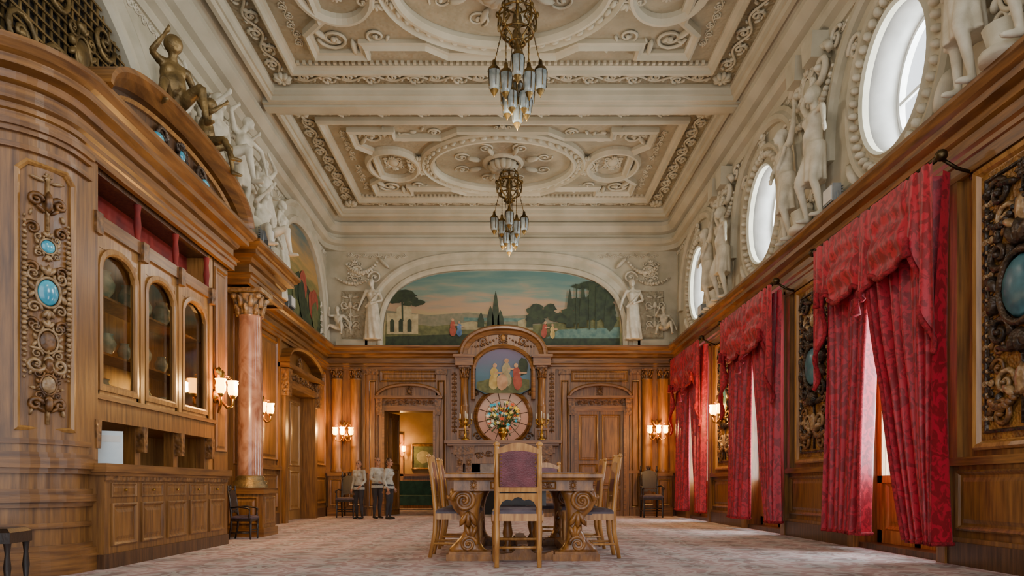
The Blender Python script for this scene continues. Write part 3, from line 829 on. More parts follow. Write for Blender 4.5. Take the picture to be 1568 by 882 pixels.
for a, b in ((1.64, 2.15), (2.17, 2.68)):
    panel(mb, a+.04, b-.04, .12, .62, .04, WOOD, None, .7); panel(mb, a+.04, b-.04, .7, 1.2, .04, WOOD, None, .7); panel(mb, a+.04, b-.04, 1.28, 2.34, .04, WOOD, None, .7)
mb.box(2.15, 2.17, 0, DH, .04, .06, WOODD); mb.ell((2.11, 1.05, .09), .025, BRASS)
obj('door_1', mb)
mb = MB()
with mb.at(TR(DL0+.02, YB+.3, 0) @ ROT('Z', 1.25) @ mat4((1, 0, 0), (0, 0, 1), (0, -1, 0), (0, 0, 0))):
    mb.box(0, .54, 0.01, DH, -.02, .02, WOOD); panel(mb, .06, .48, .12, 1.1, .02, WOOD); panel(mb, .06, .48, 1.2, 2.3, .02, WOOD)
obj('door_2', mb)

# fireplace & overmantel
mb = MB(BACK(YB))
fc = -.07
mb.box(fc-1.2, fc+1.2, 1.45, 3.38, 0, .12, WOOD)
for s in (-1, 1):
    u = fc+s*.88
    mb.box(u-.16, u+.16, 1.72, 2.0, .1, .36, WOOD); panel(mb, u-.12, u+.12, 1.76, 1.96, .36, WCARV, None, .5)
    mb.lathe([(.12, 2.0), (.12, 2.04), (.09, 2.08), (.09, 2.5), (.1, 2.52), (.085, 2.55), (.08, 3.12), (.1, 3.14)], WOOD, (u, 0, .24), 1, 14, fl=.05, k=14)
    capital(mb, (u, 3.14, .24), .085, .28, WCARV)
    mb.box(u-.2, u+.2, 3.42, 3.6, .1, .4, WOODH); mb.box(u-.24, u+.24, 3.6, 3.66, .1, .46, WOODH)
    arab(mb, fc+s*1.12, 1.9, 3.3, .07, WCARV, WCARV, .12, .012)
    for du in (0, .2):
        x = fc+s*(.98-du)
        mb.prism([(x-.08, 1.4), (x+.08, 1.4), (x+.05, .35), (x-.05, .35)], .1, .36, WCARV)
        cart(mb, x, 1.22, .06, WOODH, WOODH, .36)
    mb.box(u-.26, u+.22, 0, .35, 0, .42, WOOD)
    mb.box(u-.24, u+.24, 1.4, 1.6, 0, .42, WCARV)
mb.box(fc-1.0, fc+1.0, 1.2, 1.6, 0, .34, WOOD); rinceau(mb, (fc-.65, 1.4), (fc+.65, 1.4), .2, WCARV, .34, .016)
mb.box(fc-1.26, fc+1.26, 1.6, 1.65, 0, .44, WOODH); mb.box(fc-1.32, fc+1.32, 1.65, 1.72, 0, .5, WOODH)
mb.box(fc-.7, fc+.7, 0, 1.2, .0, .02, DARK)
mb.box(fc-.72, fc-.52, 0, 1.2, 0, .3, MARBD); mb.box(fc+.52, fc+.72, 0, 1.2, 0, .3, MARBD); mb.box(fc-.72, fc+.72, .98, 1.2, 0, .3, MARBD)
mb.box(fc-.9, fc+.9, 0, .05, .3, .7, MARBD)
pa = arch2(fc, 3.62, 1.02, .72, 28, .9)
mb.sweep(pa, [(0, .1), (0, .36), (-.05, .44), (-.1, .44), (-.12, .36), (-.2, .32), (-.2, .1)], WOODH)
mb.loft([[(p[0], p[1], .1) for p in pa], [(p[0], p[1], .28) for p in pa]], WOOD, True)
mb.box(fc-1.0, fc+1.0, 3.36, 3.64, .1, .28, WOOD)
ps = [(fc+.64, 2.66)]+[(fc+.64*cos(t), 3.32+.5*sin(t)) for t in [pi*i/20 for i in range(21)]]+[(fc-.64, 2.66)]
mb.sweep(ps[::-1], [(0, .12), (0, .34), (.04, .36), (.09, .32), (.09, .12)], WOODH)
cart(mb, fc, 4.06, .12, WCARV, GILT, .3)
for s in (-1, 1): spiral(mb, fc+s*.45, 3.98, .11, s, WCARV, 1.4, 0, .02, .28); swag(mb, fc+s*.15, 4.05, fc+s*.7, 3.86, .05, .03, WCARV, .28, 8)
ring(mb, fc, 2.27, .58, .58, .12, [(0, 0), (0, .1), (.03, .14), (.06, .1), (.1, .08), (.1, 0)], WOODH, 40)
for s in (-1, 1): cart(mb, fc+s*.62, 2.85, .07, WCARV, GILT, .14); spiral(mb, fc+s*.58, 1.83, .1, s, WCARV, 1.4, 0, .02, .14)
obj('fireplace', mb)

SKYM = zgrad('canvas_sky_small', [(0, '#35505a'), (.45, '#4f7080'), (1, '#6d5e7a')], 2.7, 3.8)
def flat(nm, c, c2=None): return mk(nm, c, c2 or c, ns=9, rough=.65)
PG = flat('paint_dark_green', '#212e1c', '#354328'); PG2 = flat('paint_olive', '#4f5531', '#6e6f42'); PS = flat('paint_skin', '#a7805c', '#c29a76')
PY = flat('paint_ochre', '#a9904c', '#c4ad6a'); PR = flat('paint_red', '#8c3a2a', '#a5523c'); PW = flat('paint_water', '#456762', '#6a8676'); PT = flat('paint_tan', '#8d8360', '#a99c74')
PB = flat('paint_blue', '#3c5d86', '#5a7ba0'); PH = flat('paint_far_hills', '#6d7058', '#857e66'); PW2 = flat('paint_building', '#9a8f6c', '#b6aa84')
def blob(mb, u, v, a, b, w, m, n=14, jag=.12):
    mb.raw([(u+a*(1+jag*R.uniform(-1, 1))*cos(2*pi*i/n), v+b*(1+jag*R.uniform(-1, 1))*sin(2*pi*i/n), w) for i in range(n)], [tuple(range(n))], m)
mb = MB(BACK(YB))
w = .29
pts = [(fc+.62*cos(t), 3.32+.48*sin(t), w) for t in [pi*i/20 for i in range(21)]]+[(fc-.62, 2.9, w), (fc-.4, 2.78, w), (fc, 2.84+.03, w), (fc+.4, 2.78, w), (fc+.62, 2.9, w)]
mb.raw(pts, [tuple(range(len(pts)))], SKYM)
mb.raw([(a, b, .125) for a, b, _ in pts], [tuple(range(len(pts)))], SKYM)
mb.raw([(fc-.6, 2.9, w+.004), (fc-.38, 2.8, w+.004), (fc+.38, 2.8, w+.004), (fc+.6, 2.9, w+.004), (fc+.6, 3.1, w+.004), (fc, 3.2, w+.004), (fc-.6, 3.05, w+.004)], [(0, 1, 2, 3, 4, 5, 6)], PG2)
def painted(mb, u, v, h, w, mbody, lean=0):
    blob(mb, u+lean*.3*h, v+h*.88, h*.08, h*.09, w+.006, PS, 10, .03); blob(mb, u+lean*.15*h, v+h*.6, h*.15, h*.22, w+.004, mbody, 12)
    blob(mb, u, v+h*.25, h*.18, h*.28, w+.002, mbody, 12); blob(mb, u+h*.2, v+h*.6, h*.18, h*.04, w+.005, PS, 8)
painted(mb, fc-.22, 2.9, .6, w+.008, PY, .2); painted(mb, fc+.08, 2.95, .66, w+.012, PT); painted(mb, fc+.33, 2.9, .6, w+.016, PR, -.2)
blob(mb, fc-.02, 3.05, .13, .18, w+.02, PS); blob(mb, fc+.45, 3.4, .12, .2, w+.005, PG)
obj('painting', mb)

SG = zgrad('stained_glass', [(0, '#8a5a44'), (.5, '#b98a72'), (1, '#7f8f8a')], 1.7, 2.9)
SG.node_tree.nodes['Principled BSDF'].inputs['Emission Strength'].default_value = .35  # weak emission added in place of light shining through from behind
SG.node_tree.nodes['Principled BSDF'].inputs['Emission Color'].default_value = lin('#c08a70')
mb = MB(BACK(YB))
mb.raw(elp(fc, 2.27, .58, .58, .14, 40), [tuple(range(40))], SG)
for r in (.2, .4): ring(mb, fc, 2.27, r, r, .14, [(0, 0), (0, .012), (.012, .012), (.012, 0)], SCREEN, 32)
for i in range(12):
    t = pi*i/6+.2
    mb.tube([(fc+.2*cos(t), 2.27+.2*sin(t), .15), (fc+.58*cos(t), 2.27+.58*sin(t), .15)], .008, SCREEN, 4)
obj('stained_glass_window', mb)
FLW = [mk('petal_%d' % i, c, c, rough=.6, em=c, es=.2) for i, c in enumerate(('#e8b030', '#3fb0c8', '#e0dcc0', '#d85a30', '#e8d060'))]  # petals carry a faint added glow of their own colour
LEAFM = mk('leaf_green', '#2f4a24', '#4d6c38', rough=.6)
mb = MB(BACK(YB, fc, 1.72))
mb.lathe([(0, 0), (.08, 0), (.06, .03), (.05, .06), (.11, .14), (.12, .22), (.07, .28), (.09, .3)], BRASS, (0, 0, .3), 1, 14)
for i in range(80):
    a = R.uniform(0, 2*pi); rr = .38*math.sqrt(R.random())
    u, v, ww = rr*cos(a), .56+rr*.85*sin(a), .32+R.uniform(-.1, .12)
    mb.tube([(u*.15, .28, .3), (u, v, ww)], .004, LEAFM, 4)
    with mb.at(TR(u, v, ww)): rosette(mb, 0, 0, R.uniform(.035, .055), FLW[i % 5], 0, 6)
    leaf(mb, u*.8, v-.08, .1, .03, a, LEAFM, ww)
obj('flower_bouquet', mb)
def candelabra():
    mb = MB()
    mb.lathe([(0, 0), (.1, 0), (.1, .02), (.04, .05), (.025, .1), (.04, .14), (.02, .18), (.018, .38), (.04, .42), (.02, .46), (.015, .5)], BRASS, seg=14)
    for i in range(5):
        a = 2*pi*i/5; q = .14
        mb.tube([(0, 0, .36), (cos(a)*.07, sin(a)*.07, .33), (cos(a)*q, sin(a)*q, .38), (cos(a)*q, sin(a)*q, .46)], .01, BRASS, 6)
        mb.lathe([(.012, .44), (.03, .46), (.03, .47)], BRASS, (cos(a)*q, sin(a)*q, 0), seg=8); mb.tube([(cos(a)*q, sin(a)*q, .46), (cos(a)*q, sin(a)*q, .6)], .01, CANDLE, 6)
    mb.tube([(0, 0, .5), (0, 0, .66)], .01, CANDLE, 6)
    return tomesh('candelabra', mb)
cm = candelabra()
place('candelabra', cm, (-.92, YB-.43, 1.72)); place('candelabra', cm, (.8, YB-.43, 1.72))

# big lunette mural
SKY = zgrad('mural_sky', [(0, '#7f8356'), (.3, '#a5976c'), (.45, '#ab8f6e'), (.58, '#a38c72'), (.74, '#76897a'), (1, '#547a76')], 4.0, 5.6, noise=.42)
mb = MB(BACK(YB))
mc = -.08
lun = [(p[0], p[1], .03) for p in arch2(mc, 3.9, 2.76, 1.76, 40, .62)]
mb.raw(lun, [tuple(range(len(lun)))], SKY)
def polyf(pts, w, m): mb.raw([(a, b, w) for a, b in pts], [tuple(range(len(pts)))], m)
polyf([(mc-2.7, 4.3), (mc+2.7, 4.3), (mc+2.7, 4.85), (mc+1.9, 4.72), (mc+1.0, 4.66), (mc, 4.62), (mc-.8, 4.7), (mc-1.7, 4.64), (mc-2.7, 4.75)], .032, PH)
polyf([(mc-2.72, 3.95), (mc+2.72, 3.95), (mc+2.7, 4.6), (mc+1.5, 4.48), (mc+.5, 4.4), (mc-.6, 4.48), (mc-1.6, 4.38), (mc-2.7, 4.5)], .034, PG2)
polyf([(mc-2.7, 3.95), (mc+2.7, 3.95), (mc+2.7, 4.2), (mc+1, 4.12), (mc-1, 4.2), (mc-2.7, 4.14)], .04, PG)
polyf([(mc+1.0, 4.1), (mc+2.7, 4.1), (mc+2.7, 4.36), (mc+1.3, 4.3)], .042, PW)
polyf([(mc-.9, 4.5), (mc+.9, 4.48), (mc+.9, 4.56), (mc-.9, 4.58)], .038, PW)
polyf([(mc-2.68, 4.2), (mc-1.95, 4.2), (mc-1.95, 4.66), (mc-2.68, 4.68)], .042, PW2)
polyf([(mc-2.45, 4.6), (mc-2.1, 4.6), (mc-2.1, 4.8), (mc-2.28, 4.9), (mc-2.45, 4.8)], .043, PW2)
for x in (-2.55, -2.35, -2.15): polyf([(mc+x-.05, 4.25), (mc+x+.05, 4.25), (mc+x+.05, 4.5), (mc+x, 4.56), (mc+x-.05, 4.5)], .045, PG)
polyf([(mc-1.0, 4.3), (mc-.4, 4.3), (mc-.4, 4.42), (mc-.7, 4.5), (mc-1.0, 4.44)], .043, PT)
polyf([(mc+.35, 4.3), (mc+.7, 4.3), (mc+.7, 4.5), (mc+.52, 4.56), (mc+.35, 4.5)], .043, PT)
k = 0
def tree(u, v, a, b):
    global k
    for i in range(9):
        k += 1
        blob(mb, mc+u+a*R.uniform(-.7, .7), v+b*R.uniform(-.6, .6), a*.45, b*.42, .046+.0002*k, PG, 12, .25)
for q in ((-2.35, 5.06, .34, .17), (-2.05, 4.95, .24, .12), (.9, 4.7, .34, .2), (1.2, 4.62, .25, .15), (.75, 4.56, .22, .14), (1.9, 4.75, .4, .35), (2.3, 4.8, .33, .5), (1.55, 4.6, .28, .2), (1.95, 5.32, .4, .12)): tree(*q)
polyf([(mc-2.33, 4.5), (mc-2.29, 4.5), (mc-2.3, 5.0), (mc-2.34, 5.0)], .0465, PG)
for u, h in ((-.28, .5), (-.16, .85), (-.05, .4), (-.5, .35), (1.55, .9), (1.85, 1.05), (2.42, .8), (.62, .3)):
    mb.raw([(mc+u-.07-.02*h, 4.35, .065), (mc+u+.07+.02*h, 4.35, .065), (mc+u+.07, 4.35+h*.5, .065), (mc+u+.03, 4.35+h*.85, .065), (mc+u, 4.35+h, .065), (mc+u-.03, 4.35+h*.85, .065), (mc+u-.07, 4.35+h*.5, .065)], [tuple(range(7))], PG)
for u in (1.7, 2.0, 2.15): mb.box(mc+u-.015, mc+u+.015, 4.3, 5.3, .063, .067, PG)
painted(mb, mc-1.15, 4.15, .42, .068, PR); painted(mb, mc+.95, 4.12, .38, .068, PR, .3); painted(mb, mc+1.15, 4.1, .34, .072, PY)
painted(mb, mc-1.0, 4.15, .35, .068, PB)
obj('mural_painting', mb)
mb = MB(BACK(YB))
la = arch2(mc, 3.9, 2.77, 1.78, 40, .62)
mb.sweep(la, [(0, 0), (0, .09), (.05, .12), (.1, .12), (.14, .07), (.28, .05), (.34, .1), (.4, .1), (.42, 0)], PLA)
for s in (-1, 1):
    u = mc+s*3.42
    mb.box(u-.42, u+.42, 3.9, 4.05, 0, .1, PLA)
    panel(mb, u-.4+(.1 if s < 0 else -.0), u+.4-(.1 if s > 0 else 0), 4.1, 5.2, 0, PLAR, None, 1)
    arab(mb, u+s*.1, 4.2, 5.1, .28, STAT, STAT, .02, .022)
    cart(mb, u, 5.65, .2, STAT, STAT, .02)
    swag(mb, mc+s*2.9, 5.85, mc+s*3.6, 5.8, .22, .05, STAT, .04, 14)
    swag(mb, mc+s*3.1, 5.45, mc+s*3.85, 5.5, .12, .04, STAT, .04, 12)
    rinceau(mb, (mc+s*2.2, 6.0), (mc+s*3.6, 6.02), .14, STAT, 0, .014)
    for k in range(2): spiral(mb, mc+s*(2.95+.4*k), 5.5+.12*k, .16, s, STAT, 1.5, 0, .03, .03)
    leaf(mb, mc+s*2.6, 5.7, .4, .1, (pi/4 if s > 0 else 3*pi/4), STAT)
obj('trim_back_plasterwork', mb)
for u in (mc-2.98, mc+2.98):
    place('herm_statue', ST['stand'], (u, YB-.17, 4.02), pi, .8)
for u in (mc-3.75, mc+3.7):
    place('seated_statue', ST['sit'], (u, YB-.15, 4.2), pi, .6)

# ------------------------------------------------------------ left wall upper
mb = MB(LEFT(XL))
SKL = zgrad('lunette_sky', [(0, '#2c3a24'), (.35, '#5d6a3c'), (.6, '#b08a4c'), (1, '#3f6468')], 4.1, 6.0, noise=.3)
lun = [(p[0], p[1], .03) for p in arch2(13.75, 3.95, 1.55, 1.9, 30, .9)]
mb.raw(lun, [tuple(range(len(lun)))], SKL)
for i in range(10): blob(mb, 12.6+R.random()*2.3, 4.3+R.random()*.6, .25, .3, .035+i*.002, (PG, PG2, PR)[i % 3])
obj('mural_painting', mb)
mb = MB(LEFT(XL))
for c, a in ((13.75, 1.57), (5.4, 2.5), (-.5, 2)):
    mb.sweep(arch2(c, 3.9, a, 1.95, 30, .85), [(0, 0), (0, .1), (.05, .14), (.12, .14), (.16, .08), (.3, .06), (.36, .12), (.42, .1), (.42, 0)], PLA)
for c in (10.1,):
    for s in (-1, 1):
        for k in range(3): spiral(mb, c+s*(.5+.45*k), 5.95-.25*k, .2, s, STAT, 1.5, 0, .05, .06)
        swag(mb, c, 5.85, c+s*1.2, 5.55, .2, .06, STAT, .08, 12)
    cart(mb, c, 5.6, .35, STAT, PLA, .1)
    mb.box(c-1.3, c+1.3, 3.9, 4.5, 0, .2, PLA)
    rinceau(mb, (c-1.3, 4.3), (c+1.3, 4.3), .3, STAT, .2, .03)
for c in (8.3, 11.85, 15.35):
    arab(mb, c, 4.0, 5.5, .22, STAT, STAT, .03, .025)
rinceau(mb, (YF, 6.05), (YB, 6.05), .14, STAT, 0, .012)
obj('trim_left_plasterwork', mb)
mb = MB(LEFT(XL))
lp = arch2(5.4, 3.95, 2.45, 1.88, 30, .85)
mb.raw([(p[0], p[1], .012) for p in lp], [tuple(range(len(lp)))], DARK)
def atop(u):
    x = abs((u-5.4)/2.45)
    return 3.95 + 1.88*abs(math.sqrt(max(0, 1-min(1, x**(1/.85))**2)))**.85
u = 3.0
while u < 7.8:
    mb.box(u-.011, u+.011, 3.95, atop(u), .03, .045, BRONZEP); u += .1
v = 4.12
while v < 5.8:
    us = [3.0+.02*i for i in range(240) if atop(3.0+.02*i) > v]
    if us: mb.box(us[0], us[-1], v-.011, v+.011, .045, .06, BRONZEP)
    v += .1
for c in (4.2, 5.4, 6.6):
    cart(mb, c, 4.85, .22, BRONZEP, BRONZEP, .06)
    for s in (-1, 1): spiral(mb, c+s*.35, 4.5, .2, s, BRONZEP, 1.6, 0, .03, .06); spiral(mb, c+s*.35, 5.2, .18, s, BRONZEP, 1.6, 0, .03, .06, -1)
obj('bronze_grille', mb)
# statue group left
mb = MB()
for (x, y, z, r) in ((-3.62, 9.25, 4.3, .3), (-3.8, 8.75, 4.72, .3), (-3.55, 9.9, 4.12, .26)):
    mb.lathe([(0, 3.9), (r*1.1, 3.9), (r*1.1, 3.98), (r*.85, 4.02), (r*.8, z-.08), (r, z-.05), (r, z), (0, z)], PLA, (x, y, 0), 2, 16)
obj('plaster_pedestal', mb)
place('figure_statue', ST['stand'], (-3.36, 10.22, LZ), -pi/2, .6)
place('figure_statue', ST['atlas'], (-3.45, 9.75, 4.12), -pi/2-.4, .7)
place('figure_statue', ST['reach'], (-3.58, 9.2, 4.3), -pi/2-.3, .8)
place('figure_statue', ST['sit'], (-3.38, 9.4, 3.98), -pi/2-.3, .8)
place('figure_statue', ST['sit'], (-3.74, 8.75, 4.74), -pi/2-.2, .95)
place('figure_statue', ST['sit'], (-3.9, 10.1, 5.1), -pi/2, .8)
place('figure_statue', ST['atlas'], (-3.92, 8.2, 4.3), -pi/2-.2, .8)
place('figure_statue', ST['stand'], (-3.95, 11.8, LZ), -pi/2, .8)

# ------------------------------------------------------------ left wall lower
mb = MB(LEFT(XL))
for u, s in ((12.7, -1), (14.5, 1)):
    mb.box(min(u, u+s*.16), max(u, u+s*.16), 0, 2.66, 0, .12, WOOD); mb.prism([(u+s*.05, 2.35), (u+s*.2, 2.35), (u+s*.24, 2.85), (u+s*.02, 2.85)], 0, .2, WCARV)
mb.box(12.54, 14.66, 2.54, 2.68, 0, .14, WOODH); mb.box(12.5, 14.7, 2.68, 2.86, 0, .08, WCARV); mb.box(12.4, 14.8, 2.86, 2.94, 0, .24, WOODH)
pa = arch2(13.6, 2.94, 1.15, .38, 16)
mb.sweep(pa, [(0, 0), (0, .2), (.03, .24), (.06, .24), (.06, 0)], WOODH)
cart(mb, 13.6, 3.08, .12, WCARV, GILT, .06); rinceau(mb, (12.7, 2.77), (14.5, 2.77), .15, WCARV, .08, .014)
for a, b in ((10.5, 11.2), (11.3, 12.4), (14.85, 15.7)):
    panel(mb, a, b, 1.15, 3.3, 0, WOOD); panel(mb, a, b, .3, .9, 0, WOOD)
mb.box(10.35, 12.5, .98, 1.06, 0, .07, WOODH)
mb.box(11.2, 11.3, 0, 3.38, 0, .08, WOOD); mb.box(12.4, 12.5, 0, 3.38, 0, .06, WOOD)
panel(mb, YF, 1.5, 1.1, 3.3, 0, WOOD); panel(mb, 1.7, 4.8, 1.1, 3.3, 0, WOOD)
obj('trim_left_panelling', mb)
mb = MB(LEFT(XL))
mb.box(12.7, 14.5, .0, 2.54, -.26, -.2, WOODG)
for a, b in ((12.75, 13.55), (13.65, 14.45)):
    panel(mb, a+.08, b-.08, .2, 1.0, -.2, WOODG); panel(mb, a+.08, b-.08, 1.1, 2.4, -.2, WOODG)
mb.ell((13.52, 1.05, -.15), .03, BRASS)
obj('door_3', mb)

def marble_col(name, x, y, r=.17):
    mb = MB()
    mb.box(x-.26, x+.26, y-.26, y+.26, 0, .62, WOOD)
    mb.box(x-.29, x+.29, y-.29, y+.29, 0, .12, WOODH); mb.box(x-.29, x+.29, y-.29, y+.29, .58, .66, WOODH)
    with mb.at(LEFT(x+.26)): panel(mb, y-.2, y+.2, .17, .54, 0, WOOD, None, .7)
    with mb.at(BACK(y-.26)): panel(mb, x-.2, x+.2, .17, .54, 0, WOOD, None, .7)
    mb.lathe([(r*1.4, .66), (r*1.4, .7), (r*1.3, .71), (r*1.35, .75), (r*1.1, .77), (r*1.15, .8), (r, .83)], BRONZEP, (x, y, 0), 2, 24)
    mb.lathe([(r, .83), (r, 1.8), (r*.87, 3.02), (r*.95, 3.04)], MARB, (x, y, 0), 2, 28)
    capital(mb, (x, y, 3.04), r*.95, .35, WCARVL, 2)
    obj(name, mb)
marble_col('marble_column', -3.56, 9.5)
mb = MB(); mb.box(-4.17, -3.95, 9.15, 10.3, 0, 3.42, WOOD); mb.box(-4.0, -3.7, 9.9, 10.2, 0, 3.42, WOOD)
with mb.at(LEFT(-3.7)): panel(mb, 9.94, 10.16, .3, 3.2, 0, WOOD, None, .5)
with mb.at(BACK(9.9)): panel(mb, -3.96, -3.74, 1.0, 3.2, 0, WOOD, None, .5)
obj('wall_left_pilaster', mb)

# ------------------------------------------------------------ cabinet
mb = MB()
cf = -3.3; cu = -3.47
def slab(o, z0, z1, m): mb.prism(o, z0, z1, m)
def pilo(e, y1=5.6): return [(XL+.01, 4.95-e)] + [(-3.92+(.5+e)*cos(a), 5.45+(.5+e)*sin(a)) for a in [-pi/2+pi/2*i/14 for i in range(15)]] + [(-3.42+e, y1), (XL+.01, y1)]
slab(pilo(0, 5.72), 0, 3.4, WOOD)
for z0, z1, e in ((0, .14, .08), (.14, .19, .06), (.19, .23, .03), (.36, .4, .02), (.52, .56, .03), (.56, .62, .06), (.62, .66, .03), (.78, .82, .04), (.82, .9, .07), (.9, .94, .03), (1.0, 1.04, .02), (3.18, 3.22, .03), (3.3, 3.34, .03), (3.34, 3.39, .05)):
    slab(pilo(e), z0, z1, WOODH)
mb.box(XL+.01, cf+.02, 5.57, 8.07, 0, .12, WOODD); mb.box(XL+.01, cf, 5.6, 8.05, .12, .8, WOOD); mb.box(XL+.01, cf+.05, 5.55, 8.09, .8, .87, WOODH); mb.box(XL+.01, cf+.03, 5.57, 8.07, .77, .8, WOODH)
rC = .5
def cyl(v):
    a = math.radians(-31)+v[:, 0]/rC
    return np.stack([-3.92+(rC+v[:, 2])*np.cos(a), 5.45+(rC+v[:, 2])*np.sin(a), v[:, 1]], 1)
mb.fn = cyl
mb.sweep([(-.21, 1.1), (.21, 1.1), (.21, 3.04), (.14, 3.12), (-.14, 3.12), (-.21, 3.04)], [(0, .0), (0, .03), (.02, .035), (.035, .015), (.035, 0)], WOODG, True)
arab(mb, 0, 1.15, 1.75, .16, WCARVL, WCARV, .005, .022); arab(mb, 0, 2.62, 3.05, .16, WCARVL, WCARV, .005, .022)
cart(mb, 0, 2.15, .15, WCARVL, BLUE, .01); cart(mb, 0, 2.5, .1, WCARVL, BLUE, .01, 1.0)
for s in (-1, 1):
    swag(mb, s*.15, 1.5, s*.15, 2.7, .0, .02, WCARVL, .01, 30)
    for q in (1.9, 2.32, 2.62): spiral(mb, s*.1, q, .05, s, WCARV, 1.4, 0, .014, .005)
cart(mb, 0, 1.78, .12, WCARVL, WCARV, .01); cart(mb, 0, 1.45, .1, WCARV, WCARVL, .02)
mb.fn = None
Y0, Y1 = 5.72, 7.95
mb.box(XL+.01, XL+.06, Y0, Y1+.05, .87, 3.38, WOODG)
mb.box(XL+.01, cu, Y0, Y0+.06, .87, 3.38, WOODG); mb.box(XL+.01, cu, Y1, Y1+.12, .87, 3.38, WOODG)
mb.box(XL+.01, cu+.03, Y0, Y1+.1, 1.24, 1.42, WOOD); mb.box(XL+.01, cu+.04, Y0, Y1+.1, 2.86, 2.98, WOODH)
mb.box(XL+.01, cu, Y0, Y1, 3.34, 3.4, WOODD)
mb.box(-3.75, -3.72, Y0+.06, Y1, 2.98, 3.34, REDIN)
mb.box(-3.86, -3.84, Y0+.06, Y1, 1.42, 2.86, WOODG)
for z in (1.85, 2.35): mb.box(-3.85, cu-.08, Y0, Y1, z, z+.02, WOODG)
with mb.at(LEFT(cu)):
    mb.box(Y0, Y1+.12, 1.42, 1.46, 0, .05, WOODH)
    dw = (Y1-Y0)/3
    for i in range(4):
        u = Y0+i*dw
        mb.box(u-.035, u+.035, 1.42, 2.86, -.04, .03, WOODG); mb.lathe([(.035, 2.98), (.025, 3.04), (.035, 3.14), (.025, 3.26), (.035, 3.34)], REDIN, (u, 0, -.02), 1, 10)
        mb.box(u-.05, u+.05, 2.8, 2.98, -.02, .07, WCARV); mb.box(u-.05, u+.05, .87, 1.24, -.12, -.02, WOOD)
        mb.prism([(u-.03, 1.0), (u+.03, 1.0), (u+.04, 1.24), (u-.04, 1.24)], -.02, .06, WCARV)
    for i in range(3):
        a, b = Y0+i*dw+.05, Y0+(i+1)*dw-.05; c = (a+b)/2
        inn = [(a+.07, 1.56)]+[(b-.07, 1.56)]+[(c+(b-a-.14)/2*cos(t), 2.55+.16*sin(t)) for t in [pi*k/12 for k in range(13)]]
        mb.sweep(inn, [(0, .0), (0, .025), (-.02, .035), (-.06, .03), (-.06, -.02), (0, -.02)], WOODG, True)
        mb.box(a, b, 2.72, 2.86, -.02, .012, WOODG)
        for s in (a, b-.03): mb.box(s, s+.03, 1.46, 2.86, -.02, .015, WOODG)
        mb.box(a, b, 1.46, 1.5, -.02, .015, WOODG)
        for q, s in ((a, 1), (b, -1)): mb.prism([(q, 2.86), (q, 2.5), (q+s*.07, 2.55), (q+s*.12, 2.65), (q+s*.3, 2.73), (q+s*.3, 2.86)], -.01, .008, WOODG)
        mb.box(a, b, 1.48, 2.84, -.03, -.026, CABG)
with mb.at(LEFT(cf)):
    n = 5
    mb.box(5.6, 8.05, .73, .77, 0, .02, WCARV)
    for i in range(n):
        a = 5.66+i*(8.0-5.66)/n; b = a+(8.0-5.66)/n
        panel(mb, a+.04, b-.04, .18, .54, 0, WOOD, None, .8); panel(mb, a+.04, b-.04, .59, .71, 0, WOOD, None, .45)
        mb.ell(((a+b)/2, .65, .02), .012, BRASS, 6, 4)
with mb.at(LEFT(xe)):
    pc = 7.0
    pa = arch2(pc, 3.88, 1.42, .36, 28)
    mb.loft([[(p[0], p[1], -.3) for p in pa], [(p[0], p[1], .1) for p in pa]], WOODD, True)
    mb.sweep(pa, [(0, -.3), (0, .18), (.03, .22), (.06, .26), (.1, .3), (.14, .3), (.14, -.3)], WOODH)
    mb.sweep(arch2(pc, 3.88, 1.25, .3, 28), [(0, .1), (0, .13), (.03, .15), (.04, .1)], WOODG)
    cart(mb, pc, 4.06, .13, DKCARV, BLUE, .12, .9)
    for s in (-1, 1): mb.ell((pc+s*.5, 4.0, .14), (.09, .05, .04), BLUE, 12, 6); spiral(mb, pc+s*.4, 4.03, .12, s, DKCARV, 1.4, 0, .025, .12); rinceau(mb, (pc+s*.6, 3.98), (pc+s*1.1, 3.94), .1, DKCARV, .12, .015)
obj('display_cabinet', mb)
mb = MB()
CH = mk('china', '#8fa9a6', '#d8d6c8', ns=14, rough=.2)
for z in (1.42, 1.87, 2.37):
    for i in range(6):
        y = 5.95+i*.34+R.uniform(-.05, .05); s = R.uniform(.7, 1.1)
        mb.lathe([(0, z), (.04*s, z), (.03*s, z+.02), (.08*s, z+.1*s), (.09*s, z+.16*s), (.05*s, z+.24*s), (.06*s, z+.26*s)], CH, (-3.7, y, 0), 2, 12)
obj('china_vases', mb)
place('putto_statue', ST['putto'], (-3.36, 6.86, 4.38), -pi/2-.6, .78)
place('putto_statue', ST['putto'], (-3.38, 7.6, 4.34), -pi/2+.3, .66)
mb = MB()
with mb.at(TR(-3.42, 5.85, .87) @ ROT('Z', .5) @ ROT('X', -.25)):
    mb.box(-.12, .12, -.005, 0.005, 0, .3, PAPER); mb.box(-.1, .1, .006, .05, 0, .012, GREY)
    mb.box(-.1, .1, -.007, -.0055, .2, .26, WHITE)
obj('information_leaflet', mb)

